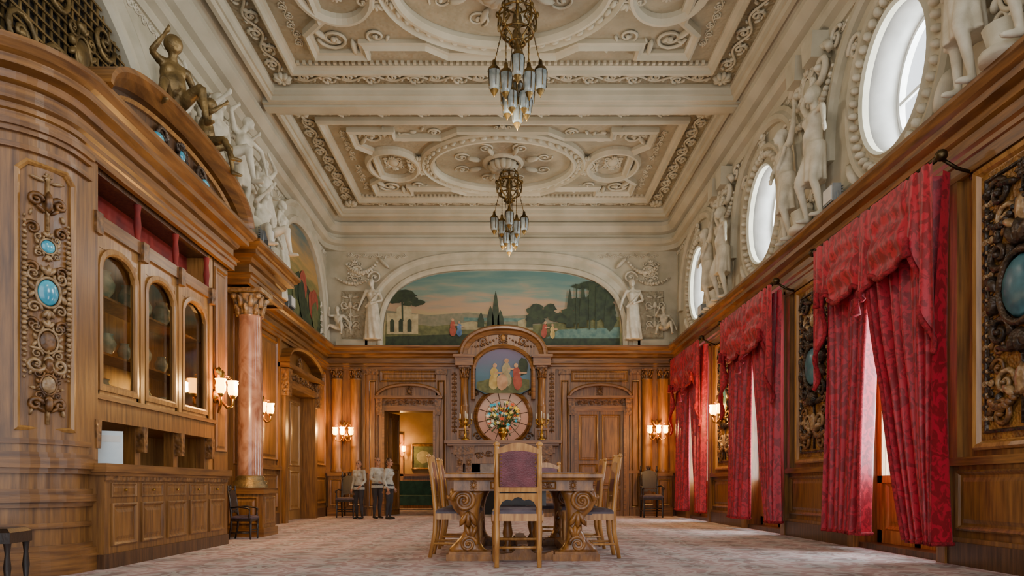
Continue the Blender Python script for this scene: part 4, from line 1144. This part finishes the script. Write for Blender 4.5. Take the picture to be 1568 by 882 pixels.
# ------------------------------------------------------------ chandeliers
def lantern(mb, x, y, z, s=1):
    mb.lathe([(0, .13*s), (.015*s, .12*s), (.02*s, .08*s), (.05*s, .05*s), (.055*s, .03*s)], CHB, (x, y, z), 2, 10)
    mb.lathe([(.052*s, .03*s), (.045*s, -.1*s), (.02*s, -.14*s)], LANT, (x, y, z), 2, 10)
    for k in range(5):
        a = 2*pi*k/5
        mb.tube([(x+.055*s*cos(a), y+.055*s*sin(a), z+.03*s), (x+.048*s*cos(a), y+.048*s*sin(a), z-.1*s)], .0035*s, CHB, 4)
    mb.lathe([(.035*s, -.12*s), (.025*s, -.14*s), (.01*s, -.16*s), (0, -.185*s)], CHB, (x, y, z), 2, 10)
def chandelier():
    mb = MB()
    mb.lathe([(0, 0), (.2, 0), (.2, -.03), (.14, -.06), (.05, -.1), (.03, -.14)], BRONZE, seg=20)
    mb.tube([(0, 0, -.1), (0, 0, -.75)], .02, CHB, 8)
    for z, r in ((-.22, .17), (-.36, .23), (-.6, .2), (-.72, .1)):
        mb.tube([(r*cos(2*pi*i/24), r*sin(2*pi*i/24), z) for i in range(25)], .013, CHB, 6)
    mb.lathe([(.02, -.3), (.05, -.36), (.07, -.45), (.03, -.55), (.06, -.62), (.03, -.72), (.0, -.8)], BRONZEP, seg=14)
    for i in range(8):
        a = 2*pi*i/8; c, s = cos(a), sin(a)
        mb.tube([(c*r, s*r, z) for r, z in ((.04, -.12), (.15, -.15), (.18, -.22), (.13, -.3), (.23, -.36), (.24, -.5), (.2, -.6), (.1, -.66), (.09, -.72), (.02, -.78))], .012, CHB, 6)
        mb.ell((c*.25, s*.25, -.36), (.025, .025, .04), CHB, 6, 5)
        mb.ell((c*.23, s*.23, -.53), (.02, .02, .05), BRONZEP, 6, 5)
        with mb.at(ROT('Z', a) @ TR(.2, 0, -.46) @ mat4((0, 0, 1), (0, 1, 0), (1, 0, 0), (0, 0, 0))):
            spiral(mb, 0, 0, .06, 1, CHB, 1.3, 0, .01)
        L = -1.12-.12*(i % 2); R_ = .29 if i % 2 == 0 else .2
        mb.tube([(c*.2, s*.2, -.6), (c*R_, s*R_, L+.14)], .005, CHB, 4)
        for k in range(6):
            t = k/6; mb.ell((c*(.2+(R_-.2)*t), s*(.2+(R_-.2)*t), -.6+(L+.74)*t), (.01, .01, .02), CHB, 5, 4)
        lantern(mb, c*R_, s*R_, L, 1.55)
    for i in range(5):
        a = 2*pi*i/5+.4; c, s = cos(a)*.13, sin(a)*.13
        mb.tube([(c*.5, s*.5, -.75), (c, s, -1.34)], .005, CHB, 4); lantern(mb, c, s, -1.44, 1.3)
    mb.tube([(0, 0, -.75), (0, 0, -1.5)], .008, CHB, 6); lantern(mb, 0, 0, -1.56, 1.4)
    return tomesh('chandelier', mb)
chm = chandelier()
for y in (8.55, 13.25, 3.85): place('chandelier', chm, (.06 if y > 10 else .14, y, CZ))

# ------------------------------------------------------------ sconces
def sconce():
    mb = MB(mat4((1, 0, 0), (0, 0, 1), (0, -1, 0), (0, 0, 0)))
    mb.lathe([(0, 0), (.09, 0), (.08, .02), (.03, .035), (0, .05)], BRASS, (0, 0, 0), 2, 16)
    cart(mb, 0, .05, .07, BRASS, BRASS, .01)
    for a in (-.5, 0, .5): leaf(mb, 0, .12, .2, .05, pi/2+a, BRASS, .02)
    mb.tube([(0, -.18, .02), (0, -.1, .05), (0, 0, .03)], [.008, .02, .015], BRASS, 6)
    for u, w in ((-.16, .12), (0, .18), (.16, .12)):
        mb.tube([(0, -.02, .03), (u*.5, -.12, w*.7), (u*.95, -.1, w), (u, -.02, w)], .011, BRASS, 6)
        mb.lathe([(.01, -.03), (.035, 0), (.03, .01)], BRASS, (u, 0, w), 1, 10)
        mb.lathe([(.025, 0), (.05, .04), (.052, .09), (.045, .13), (.06, .16)], SHADE, (u, 0, w), 1, 12)
        mb.lathe([(.0, .02), (.02, .04), (.015, .1), (0, .12)], SHADE, (u, 0, w), 1, 8)
        mb.tube([(u*.3, .1, .03), (u*.8, .22, w*.6), (u, .2, w*.9)], [.006, .008, .003], BRASS, 5)
    return tomesh('wall_sconce', mb)
scm = sconce()
def addsconce(x, y, z, rz, e=60, sc=1.12):
    so = place('wall_sconce', scm, (x, y, z), rz, sc)
    l = bpy.data.lights.new('lamp_bulb', 'POINT'); l.energy = e; l.color = (1, .58, .2); l.shadow_soft_size = .06
    o = bpy.data.objects.new('lamp_bulb', l)
    o.parent = so; o.location = (0, -.28, .1)
    bpy.context.scene.collection.objects.link(o)
addsconce(cu+.0, 8.16, 1.76, pi/2); addsconce(XL, 11.5, 1.9, pi/2)
addsconce(XR-.07, 12.15, 1.95, -pi/2)
addsconce(-3.7, YB-.18, 1.84, 0); addsconce(3.44, YB-.18, 1.88, 0)
mb = MB(); mb.box(XL, cu, 8.1, 8.5, 0, 3.42, WOOD)
with mb.at(LEFT(cu)): panel(mb, 8.12, 8.45, 1.1, 3.3, 0, WOOD, None, .7)
obj('wall_left_cabinet_pier', mb)

# ------------------------------------------------------------ table
def table():
    mb = MB()
    W, L = .71, 1.05
    mb.sweep(rectpath(-W, W, -L, L), [(.1, .735), (.03, .735), (.02, .75), (0, .76), (0, .79), (.01, .8), (.04, .805), (.3, .805)], TABW, True)
    mb.box(-W+.1, W-.1, -L+.1, L-.1, .735, .803, TABW)
    mb.box(-W+.08, W-.08, -L+.08, L-.08, .64, .737, TABW)
    mb.box(-W+.15, W-.15, -L+.15, L-.15, .806, .81, LEATHB)
    for yy, s in ((-L+.08, 0), (L-.08, 1)):
        M = BACK(yy) if s == 0 else mat4((1, 0, 0), (0, 0, 1), (0, 1, 0), (0, yy, 0))
        with mb.at(M):
            panel(mb, -.3, .3, .655, .725, 0, TABW, None, .35)
            for q in (-.45, .45): cart(mb, q, .69, .035, TABW, TABW, 0)
            rinceau(mb, (-.26, .69), (.26, .69), .06, TABW, .006, .007)
    ctr = [(.5, .66, .17), (.52, .6, .16), (.53, .54, .145), (.52, .47, .12), (.49, .4, .085), (.475, .33, .07), (.475, .27, .072), (.49, .21, .09), (.51, .16, .12), (.52, .11, .16), (.5, .08, .19)]
    for sy in (-1, 1):
        for sx in (-1, 1):
            y = sy*.82
            loops = []
            for cx, z, hw in ctr:
                th = .07+.03*(hw/.19)
                loops.append([(sx*cx+hw*np.sign(cos(a))*abs(cos(a))**.6, y+th*np.sign(sin(a))*abs(sin(a))**.6, z) for a in [2*pi*j/24 for j in range(24)]])
            mb.loft(loops, TABW, True, True, True)
            for side in (-1, 1):
                M = mat4((1, 0, 0), (0, 0, 1), (0, side, 0), (0, y+side*.085, 0))
                with mb.at(M):
                    spiral(mb, sx*.54, .55, .115, sx, TABW, 1.8, 0, .026, -.005, 1, 26, 6)
                    spiral(mb, sx*.5, .15, .08, -sx, TABW, 1.6, 0, .02, -.005, 1, 20, 6)
                    for a in (-.5, 0, .5): leaf(mb, sx*.5, .46, .17, .06, -pi/2+a, TABW, -.01)
                    for a in (-.4, 0, .4): leaf(mb, sx*.475, .2, .14, .05, pi/2+a, TABW, -.015)
            for k in range(6): mb.ell((sx*(.68-.035*k), y, .58-.035*k), (.03, .07, .025), TABW, 8, 5)
            mb.box(min(sx*.27, sx*.7), max(sx*.27, sx*.7), y-.12, y+.12, 0, .06, TABW)
            mb.box(min(sx*.29, sx*.68), max(sx*.29, sx*.68), y-.105, y+.105, .06, .085, TABW)
        mb.prismy([(-.28, 0), (-.28, .09), (-.2, .06), (-.1, .07), (-.05, .12), (0, .14), (.05, .12), (.1, .07), (.2, .06), (.28, .09), (.28, 0)], sy*.82-.06, sy*.82+.06, TABW)
        for x in (-.14, .14):
            mb.lathe([(.05, .07), (.05, .1), (.025, .14), (.05, .24), (.03, .34), (.022, .42), (.04, .5), (.04, .64)], TABW, (x, sy*.7, 0), 2, 12)
    for x in (-.48, .48): mb.box(x-.08, x+.08, -.72, .72, .02, .1, TABW)
    mb.box(-.05, .05, -.76, .76, .06, .14, TABW); mb.box(-.22, .22, -.75, .75, .5, .64, BLACKW)
    return mb
obj('library_table', table(), (.155, 7.15, 0))

def chair(wood, lea, seatm):
    mb = MB()
    hw = .175
    for s in (-1, 1):
        mb.tube([(s*hw, -.26, .0), (s*hw, -.21, .25), (s*hw, -.2, .45), (s*hw, -.23, .75), (s*hw, -.27, 1.0)], [.02, .023, .025, .023, .02], wood, 8)
        mb.ell((s*hw, -.27, 1.01), (.028, .022, .025), wood, 8, 6)
        mb.lathe([(.014, 0), (.02, .05), (.018, .1), (.026, .3), (.018, .33), (.03, .36), (.03, .42)], wood, (s*.2, .2, 0), 2, 10)
        mb.tube([(s*.2, .2, .14), (s*.18, -.22, .14)], .013, wood, 6)
        mb.box(s*.2-.025, s*.2+.025, .17, .22, .38, .44, wood)
        mb.box(min(s*.19, s*.215), max(s*.19, s*.215), -.2, .2, .38, .44, wood)
    mb.tube([(-.19, 0, .14), (.19, 0, .14)], .013, wood, 6); mb.tube([(-.2, .2, .2), (.2, .2, .2)], .013, wood, 6)
    mb.box(-.2, .2, .19, .215, .38, .44, wood); mb.box(-.19, .19, -.215, -.185, .38, .44, wood)
    lo = []
    for o, z in ((0, .43), (0, .46), (.015, .48), (.06, .495)):
        lo.append([(-.21+o, -.2+o, z), (.21-o, -.2+o, z), (.22-o, .23-o, z), (-.22+o, .23-o, z)])
    mb.loft(lo, seatm, True, True)
    tilt = lambda z: -.2-(z-.45)*.125
    def bx(x0, x1, z0, z1, t, m):
        mb.loft([[(x0, tilt(z)-t, z), (x1, tilt(z)-t, z), (x1, tilt(z)+t, z), (x0, tilt(z)+t, z)] for z in (z0, z1)], m, True, True)
    bx(-hw, hw, .62, .66, .015, wood)
    top = [(-hw-.01, .93), (-hw-.01, .97)]+[(x, .97+.055*cos(x/hw*pi/2)) for x in [-.16+.02*i for i in range(17)]]+[(hw+.01, .97), (hw+.01, .93)]+[(x, .93+.03*cos(x/hw*pi/2)) for x in [.14-.02*i for i in range(15)]]
    mb.loft([[(a, tilt(z)-.018, z) for a, z in top], [(a, tilt(z)+.018, z) for a, z in top]], wood, True, True)
    pn = [(-.15, .66), (.15, .66), (.15, .93)]+[(x, .93+.03*cos(x/hw*pi/2)) for x in [.13-.02*i for i in range(14)]]+[(-.15, .93)]
    mb.loft([[(a, tilt(z)-.02, z) for a, z in pn], [(a, tilt(z)+.02, z) for a, z in pn]], lea, True, True)
    for s in (-1, 1):
        for k in range(9): mb.ell((s*.14, tilt(.68+.03*k)-.021, .68+.03*k), .005, BRASS, 5, 4)
    br = [(-hw, .61), (hw, .61), (hw, .49), (.15, .5), (.13, .54), (.09, .56), (.05, .55), (.03, .57), (0, .58), (-.03, .57), (-.05, .55), (-.09, .56), (-.13, .54), (-.15, .5), (-hw, .49)]
    mb.loft([[(a, tilt(z)-.01, z) for a, z in br], [(a, tilt(z)+.01, z) for a, z in br]], wood, True, True)
    return mb
cme = tomesh('dining_chair', chair(OAK, LEATH, LEATHB))
place('dining_chair', cme, (.1, 5.98, 0), 0, 1.02)
place('dining_chair', cme, (-.48, 6.7, 0), -pi/2, .96); place('dining_chair', cme, (.82, 6.62, 0), pi/2, .96)
place('dining_chair', cme, (-.48, 7.6, 0), -pi/2, .96); place('dining_chair', cme, (.82, 7.6, 0), pi/2, .96)
place('dining_chair', cme, (.5, 8.4, 0), pi, .96)

def darkchair():
    mb = chair(BLACKW, BLACKW, LEATHB)
    for s in (-1, 1):
        mb.tube([(s*.18, -.21, .66), (s*.22, -.05, .68), (s*.23, .16, .65), (s*.225, .2, .61)], .018, BLACKW, 8)
        mb.lathe([(.016, .42), (.024, .5), (.014, .56), (.02, .64)], BLACKW, (s*.21, .18, 0), 2, 8)
        mb.lathe([(.02, 1.0), (.03, 1.03), (.012, 1.07), (.02, 1.1), (0, 1.13)], BLACKW, (s*.175, -.27, 0), 2, 8)
    with mb.at(TR(0, -.29, .0) @ mat4((1, 0, 0), (0, 0, 1), (0, -1, 0), (0, 0, 0))): cart(mb, 0, 1.05, .06, BLACKW, BLACKW, 0)
    return tomesh('armchair', mb)
dch = darkchair()
place('armchair', dch, (3.2, 15.05, 0), pi, 1.02); place('armchair', dch, (-3.5, 15.0, 0), pi, .9)
def stool():
    mb = MB()
    for sx in (-1, 1):
        for sy in (-1, 1):
            mb.lathe([(.018, 0), (.024, .06), (.016, .1), (.026, .2), (.016, .3), (.026, .38)], BLACKW, (sx*.16, sy*.14, 0), 2, 10)
        mb.tube([(sx*.16, -.14, .1), (sx*.16, .14, .1)], .012, BLACKW, 6)
    mb.tube([(-.16, 0, .1), (.16, 0, .1)], .012, BLACKW, 6)
    mb.box(-.19, .19, -.17, .17, .38, .43, BLACKW)
    mb.loft([[(-.19+o, -.17+o, z), (.19-o, -.17+o, z), (.19-o, .17-o, z), (-.19+o, .17-o, z)] for o, z in ((0, .43), (0, .46), (.03, .49))], BLACKW, True)
    return tomesh('stool', mb)
stm = stool()
place('armchair', dch, (-3.38, 8.82, 0), -pi/2, .62); place('stool', stm, (-3.27, 4.35, 0), .2, .85)

def flood():
    mb = MB()
    mb.box(-.12, .12, -.05, .05, .08, .28, GREY); mb.box(-.1, .1, -.06, -.05, .1, .26, WHITE)
    for k in range(6): mb.box(-.11, .11, .05, .08, .1+.03*k, .11+.03*k, GREY)
    mb.tube([(-.14, 0, .18), (-.14, 0, .01), (.14, 0, .01), (.14, 0, .18)], .01, GREY, 6)
    return tomesh('floodlight', mb)
flm = flood()
for x, y, r in ((XR-.14, 7.98, -pi/2), (XR-.16, 13.2, -pi/2), (-3.24, 9.25, pi/2), (-3.98, 12.6, pi/2)): place('floodlight', flm, (x, y, LZ), r)

# ------------------------------------------------------------ adjoining room
mb = MB(); mb.box(-5.2, 1.0, YB, 21.4, -.12, 0, CARPET); obj('floor_adjoining_room', mb)
WN = mk('corridor_wall', '#8a6a3a', '#a58450', ns=2, rough=.7)
mb = MB(); mb.box(-5.2, 1.0, 21.3, 21.4, 0, 3.2, WN)
with mb.at(BACK(21.3)):
    mb.box(-5.2, 1, 0, 1.0, 0, .03, WOOD); mb.box(-5.2, 1, 1.0, 1.07, 0, .06, WOODH)
    mb.box(-4.0, -3.2, 0, 2.3, .03, .06, WOODG); panel(mb, -3.9, -3.3, .2, 2.1, .06, WOODG)
obj('wall_adjoining_back', mb)
mb = MB(); mb.box(-5.2, -5.1, YB+.3, 21.3, 0, 3.2, WOOD); obj('wall_adjoining_left', mb)
mb = MB(); mb.box(.9, 1.0, YB+.3, 21.3, 0, 3.2, WOOD); obj('wall_adjoining_right', mb)
mb = MB(); mb.box(-5.2, 1.0, YB+.3, 21.4, 3.2, 3.3, PLA); obj('ceiling_adjoining_room', mb)
mb = MB(BACK(21.3))
for a, b, c, d in ((-2.95, -2.2, 1.2, 2.0),):
    mb.loft([rect(a, b, c, d, o, w) for o, w in ((0, 0), (0, .05), (.03, .06), (.07, .03))], GILT, False); mb.box(a+.06, b-.06, c+.06, d-.06, .01, .03, PG2)
    blob(mb, (a+b)/2, (c+d)/2, .2, .2, .035, PT)
obj('picture_frame', mb)
addsconce(-3.35, 21.3, 1.75, 0, 90)
GRN = mk('green_upholstery', '#2c4a30', '#3f6242', ns=6, rough=.7)
mb = MB()
mb.box(-.6, .6, -.3, .3, .12, .42, GRN); mb.box(-.6, .6, .22, .34, .42, .85, GRN); mb.box(-.68, -.58, -.3, .34, .1, .62, GRN); mb.box(.58, .68, -.3, .34, .1, .62, GRN)
for x in (-.6, .6):
    for y in (-.25, .28): mb.lathe([(.02, 0), (.03, .12)], BLACKW, (x, y, 0), 2, 8)
obj('green_sofa', mb, (-2.75, 20.4, 0), 0, 1, .03)

# ------------------------------------------------------------ visitors
SKN = mk('skin', '#a8755a', '#c08f74', ns=5, rough=.55, alpha=.65); HAIR = mk('hair_brown', '#2a1c12', '#4a3220', (1, 1, .3), 30, .6, alpha=.65)
SHW = mk('pale_shirt', '#a9aca4', '#cdd0c8', ns=6, rough=.8, alpha=.65); TRS = mk('dark_trousers', '#22252c', '#383c44', ns=6, rough=.8, alpha=.7); SHO = mk('shoe_black', '#0e0c0b', '#1c1816', rough=.5, alpha=.85)
vis = [dict(eL=(-.27, .03, 1.14), wL=(-.2, .18, .98), hr=.3), dict(eR=(.27, .04, 1.14), wR=(.12, .2, 1.05), hr=-.4), dict(hr=.0, eL=(-.25, -.05, 1.13), wL=(-.27, .05, .89))]
for i, (P, x, y, rz, sc, fm) in enumerate(zip(vis, (-3.08, -2.74, -2.44), (14.3, 14.5, 14.2), (pi-.5, pi+.9, pi+1.3), (.7, .74, .72), (True, False, True))):
    mb = MB(); fig(mb, SKN, P, top=SHW, bot=TRS, hair=HAIR, shoe=SHO, female=fm, fingers=True, sleeves=2)
    mb.loft([[(r*cos(a), r*.72*sin(a), z) for a in [2*pi*k/24 for k in range(24)]] for r, z in ((.15, 1.12), (.18, .98), (.19, .86))], SHW, True, True, True)
    place('visitor', fuse('visitor', mb, .0075, 2), (x, y, .0), rz, sc)

# ------------------------------------------------------------ lights, world, camera
def area(name, loc, rot, sx, sy, e, col=(1, 1, 1)):
    l = bpy.data.lights.new(name, 'AREA'); l.shape = 'RECTANGLE'; l.size = sx; l.size_y = sy; l.energy = e; l.color = col
    o = bpy.data.objects.new(name, l); o.location = loc; o.rotation_euler = rot
    bpy.context.scene.collection.objects.link(o)
for c in WC:
    area('daylight_window', (XR+.75, c, 2.0), (0, pi/2, 0), 3.0, 1.8, 420, (.9, .95, 1))
    area('daylight_oval', (XR+.75, c, 5.0), (0, pi/2, 0), 1.7, 1.6, 280, (.9, .95, 1))
for y in (3.85, 8.55, 13.25):
    l = bpy.data.lights.new('chandelier_bulb', 'POINT'); l.energy = 80; l.color = (1, .88, .72); l.shadow_soft_size = .1
    o = bpy.data.objects.new('chandelier_bulb', l); o.location = (.1, y, CZ-2.0); bpy.context.scene.collection.objects.link(o)
w = bpy.data.worlds.new('World'); bpy.context.scene.world = w; w.use_nodes = True
bg = w.node_tree.nodes['Background']; bg.inputs[0].default_value = (.95, .97, 1, 1); bg.inputs[1].default_value = 2.5

cam = bpy.data.cameras.new('Camera'); cam.sensor_width = 36; cam.lens = 24; cam.clip_end = 200
cam.shift_x = 9/1568; cam.shift_y = (745-441)/1568
co = bpy.data.objects.new('Camera', cam); co.location = (0, 0, .68); co.rotation_euler = (pi/2, 0, 0)
bpy.context.scene.collection.objects.link(co); bpy.context.scene.camera = co
